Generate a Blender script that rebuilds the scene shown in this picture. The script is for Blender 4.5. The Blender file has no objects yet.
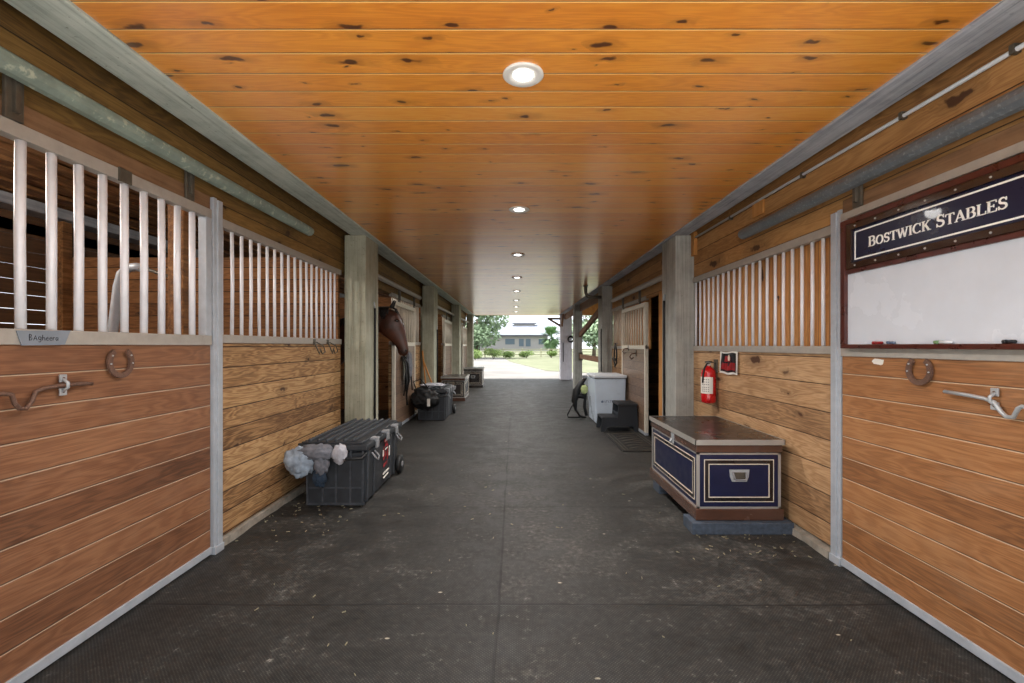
import bpy, bmesh, math, random
from mathutils import Vector, Matrix, noise
random.seed(7)
C = bpy.context.scene.collection
D = bpy.data
PI = math.pi

# ------------------------------------------------------------------ nodes
def srgb(r, g, b):
    f = lambda c: (c/255/12.92) if c/255 <= 0.04045 else ((c/255+0.055)/1.055)**2.4
    return (f(r), f(g), f(b), 1.0)

class NT:
    def __init__(s, name):
        s.m = D.materials.new(name); s.m.use_nodes = True
        s.t = s.m.node_tree; s.t.nodes.clear()
        s.out = s.t.nodes.new('ShaderNodeOutputMaterial')
        s.b = s.t.nodes.new('ShaderNodeBsdfPrincipled')
        s.t.links.new(s.b.outputs[0], s.out.inputs[0])
    def n(s, typ, ins=None, **kw):
        nd = s.t.nodes.new(typ)
        for k, v in kw.items(): setattr(nd, k, v)
        for k, v in (ins or {}).items(): s.put(nd.inputs[k], v)
        return nd
    def put(s, sock, v):
        if isinstance(v, bpy.types.NodeSocket): s.t.links.new(v, sock)
        else: sock.default_value = v
    def math(s, op, a, b=0.0, c=None):
        ins = {0: a, 1: b}
        if c is not None: ins[2] = c
        return s.n('ShaderNodeMath', ins, operation=op).outputs[0]
    def step(s, v, lo, hi, a=0.0, b=1.0):
        return s.n('ShaderNodeMapRange', {0: v, 1: lo, 2: hi, 3: a, 4: b}, clamp=True, interpolation_type='SMOOTHSTEP').outputs[0]
    def mix(s, f, a, b, blend='MIX'):
        nd = s.n('ShaderNodeMix', data_type='RGBA', blend_type=blend)
        s.put(nd.inputs[0], f); s.put(nd.inputs[6], a); s.put(nd.inputs[7], b)
        return nd.outputs[2]
    def ramp(s, f, stops):
        nd = s.n('ShaderNodeValToRGB', {0: f}); r = nd.color_ramp
        while len(r.elements) < len(stops): r.elements.new(0.5)
        for e, (p, c) in zip(r.elements, stops): e.position = p; e.color = c
        return nd.outputs[0]
    def comb(s, x, y, z): return s.n('ShaderNodeCombineXYZ', {0: x, 1: y, 2: z}).outputs[0]
    def pos(s, obj=False):
        if obj: p = s.n('ShaderNodeTexCoord').outputs['Object']
        else: p = s.n('ShaderNodeNewGeometry').outputs['Position']
        return p, s.n('ShaderNodeSeparateXYZ', {0: p}).outputs
    def noise(s, v, scale, detail=4, rough=.55, dist=0.0, out=0):
        return s.n('ShaderNodeTexNoise', {'Vector': v, 'Scale': scale, 'Detail': detail, 'Roughness': rough, 'Distortion': dist}).outputs[out]
    def bump(s, h, strength=.3, dist=.01):
        nd = s.n('ShaderNodeBump', {'Height': h, 'Strength': strength, 'Distance': dist})
        s.t.links.new(nd.outputs[0], s.b.inputs['Normal'])
    def set(s, **kw):
        for k, v in kw.items():
            s.put(s.b.inputs[k.replace('_', ' ')], v)
        return s.m

def simple(name, col, rough=.5, metal=0.0, var=.12, scale=8, bump=0.0, obj=True, coat=0.0, spec=.5):
    t = NT(name); p, _ = t.pos(obj)
    n = t.noise(p, scale, 5, .6)
    c2 = tuple(max(0, x*(1-var*2.2)) for x in col[:3])+(1,)
    c3 = tuple(min(1, x*(1+var)) for x in col[:3])+(1,)
    t.set(Base_Color=t.ramp(n, [(.25, c2), (.75, c3)]), Roughness=t.step(n, .2, .8, max(.02, rough-.08), min(1, rough+.1)), Metallic=metal)
    t.b.inputs['Coat Weight'].default_value = coat
    t.b.inputs['Specular IOR Level'].default_value = spec
    if bump: t.bump(n, bump, .004)
    return t.m

def planks(name, along, across, pitch, off, cols, seam, seam_w=.004, edge=None, knots=1.5, ksize=.12, kthr=.45,
           rough=.5, coat=0.0, coat_r=.1, edge_k=2.6, grain=1.0, vary=.5, kcol=(45, 20, 8), stain=0.0, stain_col=(60, 45, 30), bumpd=.006):
    """boards running along one world axis and repeating over another: grain, knots and joints, plus an optional painted lit or shaded line beside each joint"""
    t = NT(name); p, xyz = t.pos()
    ax = {'X': xyz[0], 'Y': xyz[1], 'Z': xyz[2]}
    a, b = ax[along], ax[across]
    q = t.math('DIVIDE', t.math('SUBTRACT', b, off), pitch)
    idx = t.math('FLOOR', q); fr = t.math('SUBTRACT', q, idx)
    r = t.n('ShaderNodeTexWhiteNoise', {1: idx}, noise_dimensions='1D').outputs
    r0 = r[0]
    d = t.math('MULTIPLY', t.math('MINIMUM', fr, t.math('SUBTRACT', 1.0, fr)), pitch)
    aa = t.math('ADD', a, t.math('MULTIPLY', r0, 61.0))
    # knots
    wn = t.n('ShaderNodeSeparateColor', {0: t.noise(p, 9.0, 2, out=1)}).outputs
    kv = t.comb(t.math('MULTIPLY_ADD', aa, knots, t.math('MULTIPLY', wn[0], .35)), t.math('ADD', t.math('MULTIPLY_ADD', b, knots*2.6, t.math('MULTIPLY', idx, 7.3)), t.math('MULTIPLY', wn[1], .35)), 0.0)
    vor = t.n('ShaderNodeTexVoronoi', {'Vector': kv, 'Scale': 1.0, 'Randomness': 1.0}, voronoi_dimensions='2D', feature='F1')
    kr = t.n('ShaderNodeSeparateColor', {0: vor.outputs['Color']}).outputs
    has = t.math('GREATER_THAN', kr[0], kthr)
    ks = t.math('MULTIPLY_ADD', t.math('POWER', kr[1], 2.2), ksize, ksize*.22)
    kd = t.math('DIVIDE', t.math('ADD', vor.outputs['Distance'], t.math('MULTIPLY', t.math('SUBTRACT', t.noise(p, 22, 4), .5), .11)), ks)
    km = t.math('MULTIPLY', t.step(kd, .55, 1.05, 1, 0), has)
    halo = t.math('MULTIPLY', t.step(kd, .8, 3.2, 1, 0), has)
    # grain
    gv = t.comb(t.math('MULTIPLY', aa, 1.1), t.math('MULTIPLY', t.math('ADD', b, t.math('MULTIPLY', halo, .02)), 9.0), t.math('MULTIPLY', idx, 3.7))
    g1 = t.noise(gv, 1.0, 3, .5, .4)
    rings = t.math('SINE', t.math('MULTIPLY', t.math('ADD', g1, t.math('MULTIPLY', halo, .05)), 75.0))
    fv = t.comb(t.math('MULTIPLY', aa, 5.0), t.math('MULTIPLY', b, 190.0), idx)
    g2 = t.noise(fv, 1.0, 3, .6)
    g = t.math('ADD', t.math('MULTIPLY', rings, .15*grain), t.math('MULTIPLY', t.math('SUBTRACT', g2, .5), 1.1*grain))
    g = t.math('ADD', t.math('ADD', g, .5), t.math('MULTIPLY', t.math('SUBTRACT', r0, .5), vary))
    g = t.math('ADD', g, t.math('MULTIPLY', t.math('SUBTRACT', t.noise(p, 1.3, 3), .5), .5))
    col = t.ramp(g, [(.08, srgb(*cols[0])), (.5, srgb(*cols[1])), (.92, srgb(*cols[2]))])
    col = t.mix(t.math('MULTIPLY', halo, .35), col, srgb(*[c*.6 for c in cols[0]]))
    col = t.mix(t.math('MULTIPLY', km, .9), col, srgb(*kcol))
    if stain:
        sn = t.noise(t.comb(t.math('MULTIPLY', xyz[0], 2.2), t.math('MULTIPLY', xyz[1], 2.2), t.math('MULTIPLY', xyz[2], 5.0)), 1.0, 6, .65)
        col = t.mix(t.math('MULTIPLY', t.step(sn, .5, .72), stain), col, srgb(*stain_col))
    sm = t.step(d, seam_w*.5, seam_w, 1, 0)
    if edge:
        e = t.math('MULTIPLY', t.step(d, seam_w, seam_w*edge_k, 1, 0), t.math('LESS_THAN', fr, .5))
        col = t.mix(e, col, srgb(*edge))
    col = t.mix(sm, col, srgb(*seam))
    h = t.math('ADD', t.step(d, 0, seam_w*1.8), t.math('MULTIPLY', g2, .12))
    t.bump(h, .5, bumpd)
    t.set(Base_Color=col, Roughness=t.step(g2, .2, .8, rough-.06, rough+.08))
    t.b.inputs['Coat Weight'].default_value = coat
    t.b.inputs['Coat Roughness'].default_value = coat_r
    return t.m

def rough_wood(name, cols, axis='Z', rough=.8, dark=(60, 60, 50), amt=.3, obj=False):
    """weathered timber: long streaks along one axis, blotches, checks"""
    t = NT(name); p, xyz = t.pos(obj)
    k = {'X': (1.2, 40, 40), 'Y': (40, 1.2, 40), 'Z': (40, 40, 1.2)}[axis]
    v = t.comb(*[t.math('MULTIPLY', xyz[i], float(k[i])) for i in range(3)])
    g = t.noise(v, 1.0, 6, .65); bl = t.noise(p, 5, 5, .6); sp = t.noise(p, 45, 3, .6)
    f = t.math('ADD', t.math('MULTIPLY', g, .6), t.math('MULTIPLY', bl, .4))
    col = t.ramp(f, [(.3, srgb(*cols[0])), (.5, srgb(*cols[1])), (.7, srgb(*cols[2]))])
    col = t.mix(t.math('MULTIPLY', t.step(sp, .62, .75), amt), col, srgb(*dark))
    ck = t.step(g, .30, .36, 1, 0)
    col = t.mix(t.math('MULTIPLY', ck, .6), col, srgb(*dark))
    t.bump(g, .5, .006)
    return t.set(Base_Color=col, Roughness=rough)

def metal(name, col, rough=.4, var=.2, metallic=.6, spots=None, scale=14, obj=True):
    t = NT(name); p, _ = t.pos(obj)
    n = t.noise(p, scale, 6, .7); n2 = t.noise(p, scale*4, 3, .6)
    c = t.ramp(n, [(.3, tuple(x*(1-var) for x in col[:3])+(1,)), (.7, tuple(min(1, x*(1+var)) for x in col[:3])+(1,))])
    if spots: c = t.mix(t.step(n2, .56, .68), c, spots)
    t.bump(n2, .08, .002)
    return t.set(Base_Color=c, Roughness=t.step(n, .3, .7, rough-.08, rough+.12), Metallic=metallic)

MAT = {}
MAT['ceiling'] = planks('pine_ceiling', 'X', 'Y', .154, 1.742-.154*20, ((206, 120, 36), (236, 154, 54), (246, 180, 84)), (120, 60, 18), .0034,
    edge=(255, 214, 136), edge_k=3.4, knots=2.4, ksize=.115, kthr=.15, rough=.33, coat=.9, coat_r=.22, grain=.55, vary=.42, kcol=(62, 20, 6), bumpd=.003)  # edge paints a golden highlight along each ceiling joint
for q in MAT['ceiling'].node_tree.nodes:
    if q.type == 'BSDF_PRINCIPLED': q.inputs['Coat IOR'].default_value = 1.5; q.inputs['Specular IOR Level'].default_value = .9
MAT['kick_left'] = planks('door_boards_left', 'Y', 'Z', .1385, .034, ((78, 50, 34), (126, 84, 58), (156, 112, 80)), (176, 154, 130), .0034, edge=(70, 44, 30), edge_k=2.2,  # edge paints the dark shadow line above each seam
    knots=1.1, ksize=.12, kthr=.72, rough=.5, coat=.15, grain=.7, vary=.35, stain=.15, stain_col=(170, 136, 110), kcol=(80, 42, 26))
MAT['kick_right'] = planks('door_boards_right', 'Y', 'Z', .1315, .041, ((106, 70, 44), (148, 100, 62), (176, 128, 84)), (190, 166, 138), .0032, edge=(76, 48, 32), edge_k=2.2,  # shadow line above the seams is painted here as well
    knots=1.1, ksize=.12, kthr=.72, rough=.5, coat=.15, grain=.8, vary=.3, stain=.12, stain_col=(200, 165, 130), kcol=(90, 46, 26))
MAT['kick_far'] = planks('far_door_boards', 'Y', 'Z', .1385, .034, ((84, 64, 50), (118, 94, 76), (144, 118, 98)), (70, 54, 42), .004, knots=1.1, ksize=.12, kthr=.72, rough=.5, coat=.15, grain=.7, vary=.25)
MAT['panel_left'] = planks('stall_boards_left', 'Y', 'Z', .146, .08, ((98, 68, 40), (154, 116, 76), (190, 154, 108)), (48, 30, 16), .0045,
    knots=1.8, ksize=.14, kthr=.55, rough=.7, grain=1.3, vary=.45, stain=.45, stain_col=(104, 72, 44), kcol=(58, 30, 14))
MAT['panel_right'] = planks('stall_boards_right', 'Y', 'Z', .185, .03, ((116, 84, 56), (166, 128, 90), (198, 162, 122)), (64, 40, 22), .0042,
    knots=1.8, ksize=.14, kthr=.5, rough=.65, grain=.9, vary=.4, stain=.2, stain_col=(214, 180, 140), kcol=(66, 32, 14))
MAT['upper_left'] = planks('upper_boards_left', 'Y', 'Z', .145, .07, ((84, 60, 26), (124, 92, 44), (150, 116, 62)), (46, 30, 12), .004,
    knots=1.4, ksize=.13, kthr=.55, rough=.75, grain=.8, vary=.4, stain=.25, stain_col=(90, 70, 40), kcol=(60, 34, 14))
MAT['upper_right'] = planks('upper_boards_right', 'Y', 'Z', .145, .03, ((122, 84, 46), (166, 120, 70), (192, 148, 94)), (60, 36, 16), .004,
    knots=1.4, ksize=.14, kthr=.5, rough=.7, grain=.8, vary=.4, stain=.15, kcol=(60, 30, 12))
MAT['vertical'] = planks('upright_backing_boards', 'Z', 'Y', .115, .02, ((170, 112, 58), (206, 148, 86), (224, 172, 112)), (110, 66, 30), .0035,
    knots=1.5, ksize=.12, kthr=.6, rough=.6, grain=.8, vary=.4)
MAT['inner'] = planks('stall_inner_boards', 'X', 'Z', .145, .02, ((96, 62, 34), (140, 94, 56), (168, 118, 74)), (30, 18, 10), .005,
    knots=1.2, ksize=.12, kthr=.6, rough=.8, vary=.4)
MAT['slat'] = rough_wood('stall_back_slats', ((60, 42, 28), (92, 64, 42), (112, 82, 54)), 'Y')
MAT['bark'] = rough_wood('rough_sawn_slabs', ((60, 40, 22), (134, 90, 50), (186, 138, 88)), 'Y', dark=(24, 14, 8), amt=.6)
MAT['beam_left'] = rough_wood('weathered_beam_left', ((132, 140, 132), (180, 188, 180), (208, 212, 204)), 'Y', dark=(74, 78, 58), amt=.6)
MAT['beam_right'] = rough_wood('weathered_beam_right', ((112, 116, 124), (162, 166, 174), (196, 200, 206)), 'Y', dark=(70, 70, 70), amt=.3)
MAT['pillar_left'] = rough_wood('pillar_timber_left', ((124, 126, 106), (160, 160, 142), (188, 186, 168)), 'Z', dark=(80, 80, 54), amt=.55)
MAT['pillar_right'] = rough_wood('pillar_timber_right', ((122, 122, 118), (156, 156, 150), (186, 184, 178)), 'Z', dark=(84, 82, 72), amt=.45)
MAT['pillar_white'] = rough_wood('pillar_whitish_timber', ((176, 174, 184), (206, 204, 214), (226, 224, 232)), 'Z', dark=(130, 126, 130), amt=.35)  # paler than the other pillars
MAT['trim_wood'] = rough_wood('plain_trim_wood', ((150, 96, 44), (186, 128, 66), (204, 150, 88)), 'Z')
MAT['brown_wood'] = rough_wood('brown_timber', ((104, 72, 50), (136, 98, 72), (158, 120, 92)), 'Y')
MAT['header'] = rough_wood('door_header_wood', ((92, 66, 44), (126, 94, 66), (148, 116, 84)), 'Y', rough=.7, dark=(70, 50, 30))
MAT['galv'] = metal('galvanised_steel', srgb(172, 178, 186), .45, .12, .15)
MAT['rail'] = metal('dull_rail_steel', srgb(166, 160, 152), .5, .12, .1)
MAT['bar'] = metal('bar_steel', srgb(232, 232, 238), .4, .06, .1)
MAT['bar_cream'] = metal('bar_painted', srgb(216, 208, 192), .4, .1, .1)
MAT['track_left'] = metal('weathered_track', srgb(136, 150, 140), .55, .3, .1, srgb(182, 188, 170), 5)
MAT['track_right'] = metal('grey_track', srgb(110, 116, 122), .4, .2, .3, srgb(140, 146, 148))
MAT['bracket'] = metal('dark_bracket', srgb(98, 92, 82), .5, .3, .5)
MAT['rust'] = metal('rusty_iron', srgb(108, 82, 70), .6, .3, .3, srgb(130, 104, 88), 40)
MAT['zinc'] = metal('zinc_plate', srgb(176, 180, 184), .4, .1, .3)
MAT['black'] = simple('black_rubber', srgb(20, 20, 21), .55)
MAT['tote'] = simple('tote_plastic', srgb(44, 47, 52), .5, var=.2, scale=14, bump=.1)
MAT['tote_rib'] = simple('scuffed_plastic', srgb(66, 70, 76), .5, var=.3, scale=22)
MAT['tote_grey'] = simple('grey_catch_plastic', srgb(136, 138, 142), .5)
MAT['brown_lac'] = simple('brown_lacquer', srgb(86, 58, 46), .22, var=.12, scale=3, coat=.6)
MAT['lid_lac'] = simple('dark_brown_lid', srgb(40, 34, 34), .28, var=.2, scale=5, coat=.15)
MAT['navy'] = simple('navy_panel', srgb(16, 23, 60), .35, var=.1, scale=12, coat=.15)
MAT['navy_sign'] = simple('navy_sign_face', srgb(14, 18, 50), .3, var=.05, coat=.25)
MAT['alu'] = simple('aluminium_edge', srgb(176, 172, 166), .35, metal=.4, var=.02, scale=3)
MAT['cream'] = simple('cream_paint', srgb(226, 214, 196), .4, var=.04)
MAT['white'] = simple('white_enamel', srgb(214, 218, 224), .35, var=.04, scale=4)
MAT['freezer'] = simple('freezer_enamel', srgb(196, 208, 222), .3, var=.05, scale=3)
MAT['wboard'] = simple('whiteboard_face', srgb(206, 212, 222), .22, var=.05, scale=2.5)
MAT['mahogany'] = simple('mahogany_frame', srgb(78, 34, 26), .3, var=.2, scale=9, coat=.4)
MAT['darkframe'] = simple('dark_glossy_frame', srgb(58, 40, 32), .15, var=.2, scale=20, coat=.8)
MAT['letter'] = simple('white_letters', srgb(250, 249, 244), .4, var=.03)
MAT['red'] = simple('extinguisher_red', srgb(196, 20, 26), .25, var=.08, coat=.5)
MAT['red_flat'] = simple('red_print', srgb(158, 26, 32), .5, var=.3, scale=30)
MAT['paper'] = simple('paper_white', srgb(226, 222, 214), .6, var=.05)
MAT['bounce_apron'] = simple('pale_bounce_ground', srgb(222, 218, 212), .9, var=.05, scale=1.5, obj=False)  # kept pale so it bounces light up to the ceiling
MAT['concrete'] = simple('pale_concrete', srgb(158, 150, 138), .9, var=.2, scale=14, bump=.5, obj=False)
MAT['denim'] = simple('pale_blue_cloth', srgb(158, 172, 188), .9, var=.25, scale=12, bump=.4)
MAT['fleece'] = simple('grey_fleece', srgb(112, 114, 122), .95, var=.2, scale=20, bump=.6)
MAT['teal'] = simple('dark_teal_cloth', srgb(40, 56, 74), .9, var=.2, scale=16, bump=.4)
MAT['palewrap'] = simple('pale_grey_wrap', srgb(178, 178, 186), .9, var=.15, scale=16, bump=.5)
MAT['tag'] = simple('grey_tape', srgb(128, 136, 146), .55, var=.1)
MAT['ink'] = simple('black_ink', srgb(24, 24, 30), .5)
MAT['block'] = simple('blue_grey_block', srgb(70, 80, 94), .7, var=.25, scale=30, bump=.3)
MAT['stool'] = simple('dark_stool_plastic', srgb(34, 38, 44), .5, var=.15)
MAT['green_cloth'] = simple('pale_green_cloth', srgb(176, 188, 130), .8)
MAT['yellow_wood'] = simple('varnished_handle', srgb(190, 130, 62), .45)
MAT['bluetext'] = simple('blue_grey_print', srgb(96, 112, 138), .5)
MAT['dry_straw'] = simple('pale_dry_straw', srgb(150, 142, 116), .9)
MAT['straw'] = simple('straw_bristle', srgb(170, 140, 84), .9)

# horse coat
t = NT('bay_coat'); p, xyz = t.pos(True)
n = t.noise(p, 6, 4); fine = t.noise(t.comb(t.math('MULTIPLY', xyz[0], 60.0), t.math('MULTIPLY', xyz[1], 60.0), t.math('MULTIPLY', xyz[2], 25.0)), 1, 3)
c = t.ramp(n, [(.3, srgb(36, 17, 10)), (.7, srgb(84, 42, 24))])
c = t.mix(t.step(xyz[2], .55, .85, .9, 0), c, srgb(16, 12, 11))     # black lower legs
t.bump(fine, .2, .003)
MAT['coat'] = t.set(Base_Color=c, Roughness=.42)
MAT['muzzle'] = simple('grey_muzzle', srgb(52, 44, 42), .6)
MAT['mane'] = simple('black_mane', srgb(14, 11, 10), .6)
MAT['eye'] = simple('horse_eye', srgb(10, 6, 5), .05, coat=1)

# rubber mat floor
t = NT('rubber_mats'); p, xyz = t.pos()
def seam_lines(coord, pitch, off):
    q = t.math('DIVIDE', t.math('SUBTRACT', coord, off), pitch)
    fr = t.math('SUBTRACT', q, t.math('FLOOR', q))
    return t.math('MULTIPLY', t.math('MINIMUM', fr, t.math('SUBTRACT', 1.0, fr)), pitch), t.math('FLOOR', q)
wob = t.math('MULTIPLY', t.math('SUBTRACT', t.noise(p, .9, 3), .5), .05)
sy, iy = seam_lines(t.math('ADD', xyz[1], wob), 1.49, 2.46-1.49*4)
sx, ix = seam_lines(t.math('ADD', xyz[0], wob), 8.4, -.09)
cell = t.n('ShaderNodeTexWhiteNoise', {0: t.comb(ix, iy, 0.0)}, noise_dimensions='3D').outputs[0]
seam = t.math('MAXIMUM', t.step(sy, .004, .011, 1, 0), t.step(sx, .004, .010, 1, 0))
big = t.noise(p, .9, 6, .6); mid = t.noise(p, 4, 6, .7); fn = t.noise(p, 26, 5, .7)
f = t.math('ADD', t.math('ADD', t.math('MULTIPLY', big, .28), t.math('ADD', t.math('MULTIPLY', mid, .36), t.math('MULTIPLY', fn, .28))), t.math('MULTIPLY', cell, .04))
col = t.ramp(f, [(.38, srgb(24, 24, 23)), (.50, srgb(42, 41, 39)), (.62, srgb(84, 82, 78))])
# raised dimples of the mats
dot = t.math('MULTIPLY', t.math('SINE', t.math('MULTIPLY', xyz[0], 2*PI/.016)), t.math('SINE', t.math('MULTIPLY', xyz[1], 2*PI/.016)))
dm = t.step(dot, .2, .8)
col = t.mix(t.math('MULTIPLY', dm, t.step(fn, .35, .7, .12, .5)), col, srgb(98, 95, 90))
dust = t.math('MULTIPLY', t.step(fn, .58, .72), t.step(mid, .48, .62))
col = t.mix(t.math('MULTIPLY', dust, .6), col, srgb(150, 148, 142))
sp = t.n('ShaderNodeTexVoronoi', {'Vector': t.comb(t.math('MULTIPLY', xyz[0], 1.0), t.math('MULTIPLY', xyz[1], 1.8), 0.0), 'Scale': 3.2, 'Randomness': 1.0}, voronoi_dimensions='3D')
col = t.mix(t.math('MULTIPLY', t.step(sp.outputs[0], .03, .05, 1, 0), t.step(fn, .3, .6)), col, srgb(176, 168, 150))
col = t.mix(t.math('MULTIPLY', seam, .85), col, srgb(24, 23, 22))
edge = t.math('MAXIMUM', t.step(sy, .01, .06, 1, 0), t.step(sx, .01, .05, 1, 0))
col = t.mix(t.math('MULTIPLY', edge, t.step(mid, .4, .6, 0, .28)), col, srgb(38, 36, 34))
h = t.math('ADD', t.math('MULTIPLY', dm, .35), t.math('SUBTRACT', t.math('MULTIPLY', mid, .8), seam))
t.bump(h, .35, .004)
MAT['floor'] = t.set(Base_Color=col, Roughness=t.step(mid, .3, .7, .52, .74), Specular_IOR_Level=.35)

t = NT('gravel'); p, xyz = t.pos()
n = t.noise(p, .35, 6, .65); n2 = t.noise(p, 12, 4, .7)
MAT['gravel'] = t.set(Base_Color=t.mix(t.math('MULTIPLY', n2, .35), t.ramp(n, [(.35, srgb(112, 109, 106)), (.65, srgb(136, 132, 128))]), srgb(98, 96, 93)), Roughness=.9)
t = NT('lawn_grass'); p, xyz = t.pos()
n = t.noise(p, .5, 6, .7); n2 = t.noise(p, 9, 4, .7)
MAT['grass'] = t.set(Base_Color=t.mix(t.math('MULTIPLY', n2, .4), t.ramp(n, [(.35, srgb(100, 104, 78)), (.65, srgb(126, 128, 102))]), srgb(84, 92, 66)), Roughness=.95)
def leafmat(name, a, b):
    t = NT(name); p, _ = t.pos()
    n = t.noise(p, 1.8, 4, .7)
    return t.set(Base_Color=t.ramp(n, [(.3, srgb(*a)), (.7, srgb(*b))]), Roughness=.6, Subsurface_Weight=.0)
MAT['leaf_a'] = leafmat('oak_leaves', (98, 120, 92), (142, 164, 128))
MAT['leaf_b'] = leafmat('shrub_leaves', (94, 120, 60), (136, 160, 84))
MAT['leaf_c'] = leafmat('palm_leaves', (92, 124, 86), (130, 162, 112))
MAT['bark_tree'] = simple('tree_bark', srgb(110, 96, 84), .9, var=.2, bump=.4)
MAT['housewall'] = simple('pale_siding', srgb(148, 146, 148), .8, var=.03, obj=False)
MAT['houseroof'] = simple('pale_metal_roof', srgb(136, 142, 156), .5, var=.04, obj=False)
MAT['fascia'] = simple('grey_fascia', srgb(80, 82, 92), .6, var=.05)
MAT['houseglass'] = simple('dim_window_glass', srgb(84, 100, 116), .15, var=.1)
MAT['fence'] = rough_wood('fence_rail_wood', ((150, 148, 122), (180, 178, 150), (200, 198, 172)), 'X')
t = NT('lamp_lens'); t.b.inputs['Emission Color'].default_value = (1, .96, .9, 1); t.b.inputs['Emission Strength'].default_value = 5.0
MAT['lens'] = t.set(Base_Color=(1, 1, 1, 1), Roughness=.4)
MAT['dim_lens'] = simple('frosted_ring', srgb(222, 220, 216), .4, var=.03)

# ------------------------------------------------------------------ mesh helpers
class MB:
    def __init__(s): s.bm = bmesh.new()
    def box(s, x0, x1, y0, y1, z0, z1, bev=0.0, jit=0.0):
        x0, x1 = sorted((x0, x1)); y0, y1 = sorted((y0, y1)); z0, z1 = sorted((z0, z1))
        j = lambda: random.uniform(-jit, jit) if jit else 0
        vs = [s.bm.verts.new((x+j(), y+j(), z+j())) for x in (x0, x1) for y in (y0, y1) for z in (z0, z1)]
        fs = [s.bm.faces.new([vs[i] for i in q]) for q in ((0, 1, 3, 2), (4, 6, 7, 5), (0, 4, 5, 1), (2, 3, 7, 6), (0, 2, 6, 4), (1, 5, 7, 3))]
        if bev:
            es = list({e for f in fs for e in f.edges})
            bmesh.ops.bevel(s.bm, geom=es, offset=min(bev, .45*min(x1-x0, y1-y0, z1-z0)), segments=2, affect='EDGES', profile=.5)
        return s
    def hexa(s, pts):      # 8 corners: bottom ring 4, top ring 4
        vs = [s.bm.verts.new(p) for p in pts]
        for q in ((3, 2, 1, 0), (4, 5, 6, 7), (0, 1, 5, 4), (1, 2, 6, 5), (2, 3, 7, 6), (3, 0, 4, 7)):
            s.bm.faces.new([vs[i] for i in q])
        return s
    def loft(s, rings, cap=True, smooth=True):
        R = [[s.bm.verts.new(p) for p in r] for r in rings]; n = len(R[0])
        for a, b in zip(R, R[1:]):
            for i in range(n):
                f = s.bm.faces.new((a[i], a[(i+1) % n], b[(i+1) % n], b[i])); f.smooth = smooth
        if cap:
            s.bm.faces.new(R[0][::-1]); s.bm.faces.new(R[-1])
        return s
    def tube(s, pts, r, n=10, cap=True):
        pts = [Vector(p) for p in pts]; rs = r if isinstance(r, (list, tuple)) else [r]*len(pts)
        rings = []; up = None
        for i, p in enumerate(pts):
            d = (pts[min(i+1, len(pts)-1)]-pts[max(i-1, 0)]).normalized()
            if up is None:
                up = d.orthogonal().normalized()
            else:
                up = (up - d*up.dot(d)).normalized()
            w = d.cross(up)
            rings.append([p+(up*math.cos(2*PI*k/n)+w*math.sin(2*PI*k/n))*rs[i] for k in range(n)])
        return s.loft(rings, cap)
    def lathe(s, c, prof, n=24, axis='Z'):
        rings = []
        for r, h in prof:
            ring = []
            for k in range(n):
                a = 2*PI*k/n; u, v = r*math.cos(a), r*math.sin(a)
                ring.append({'Z': (c[0]+u, c[1]+v, c[2]+h), 'X': (c[0]+h, c[1]+u, c[2]+v), 'Y': (c[0]+v, c[1]+h, c[2]+u)}[axis])
            rings.append(ring)
        return s.loft(rings)
    def poly(s, pts, d):   # prism: closed outline pushed along vector d
        a = [s.bm.verts.new(p) for p in pts]; b = [s.bm.verts.new(Vector(p)+Vector(d)) for p in pts]
        n = len(a)
        s.bm.faces.new(a[::-1]); s.bm.faces.new(b)
        for i in range(n): s.bm.faces.new((a[i], a[(i+1) % n], b[(i+1) % n], b[i]))
        return s
    def build(s, name, mat, parent=None, loc=None):
        bmesh.ops.recalc_face_normals(s.bm, faces=s.bm.faces[:])
        me = D.meshes.new(name); 
        org = Vector(parent_loc(parent)) if parent else (Vector(loc) if loc else Vector((0, 0, 0)))
        if org.length: bmesh.ops.translate(s.bm, verts=s.bm.verts[:], vec=-org)
        s.bm.to_mesh(me); s.bm.free()
        me.materials.append(MAT[mat] if isinstance(mat, str) else mat)
        o = D.objects.new(name, me); C.objects.link(o)
        if parent: o.parent = parent
        elif loc: o.location = loc
        return o

def parent_loc(p):
    v = Vector((0, 0, 0))
    while p: v += p.location; p = p.parent
    return v

def tag(o, label=None, cat=None, group=None, kind=None):
    for k, v in (('label', label), ('category', cat), ('group', group), ('kind', kind)):
        if v: o[k] = v
    return o
def thing(name, loc, label, cat, group=None):
    o = D.objects.new(name, None); o.empty_display_size = .1; C.objects.link(o); o.location = loc
    return tag(o, label, cat, group)
def struct(name, mb, mat):
    return tag(mb.build(name, mat), kind='structure')
def lab(o, l): o['label'] = l; return o
def copy_tree(o, parent=None):
    c = o.copy(); C.objects.link(c); c.parent = parent
    for ch in [x for x in D.objects if x.parent == o]: copy_tree(ch, c)
    return c

# ------------------------------------------------------------------ setting
Y1, PITCH, NB = 5.35, 4.5, 4
PY = [Y1+PITCH*i for i in range(4)]            # near faces of the pillars in view
Y0P = Y1-PITCH                                  # the pair just behind the picture's edge
YEND, YSTART = 19.4, 0.86  # near end cut open out of view to let daylight into the aisle

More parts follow.
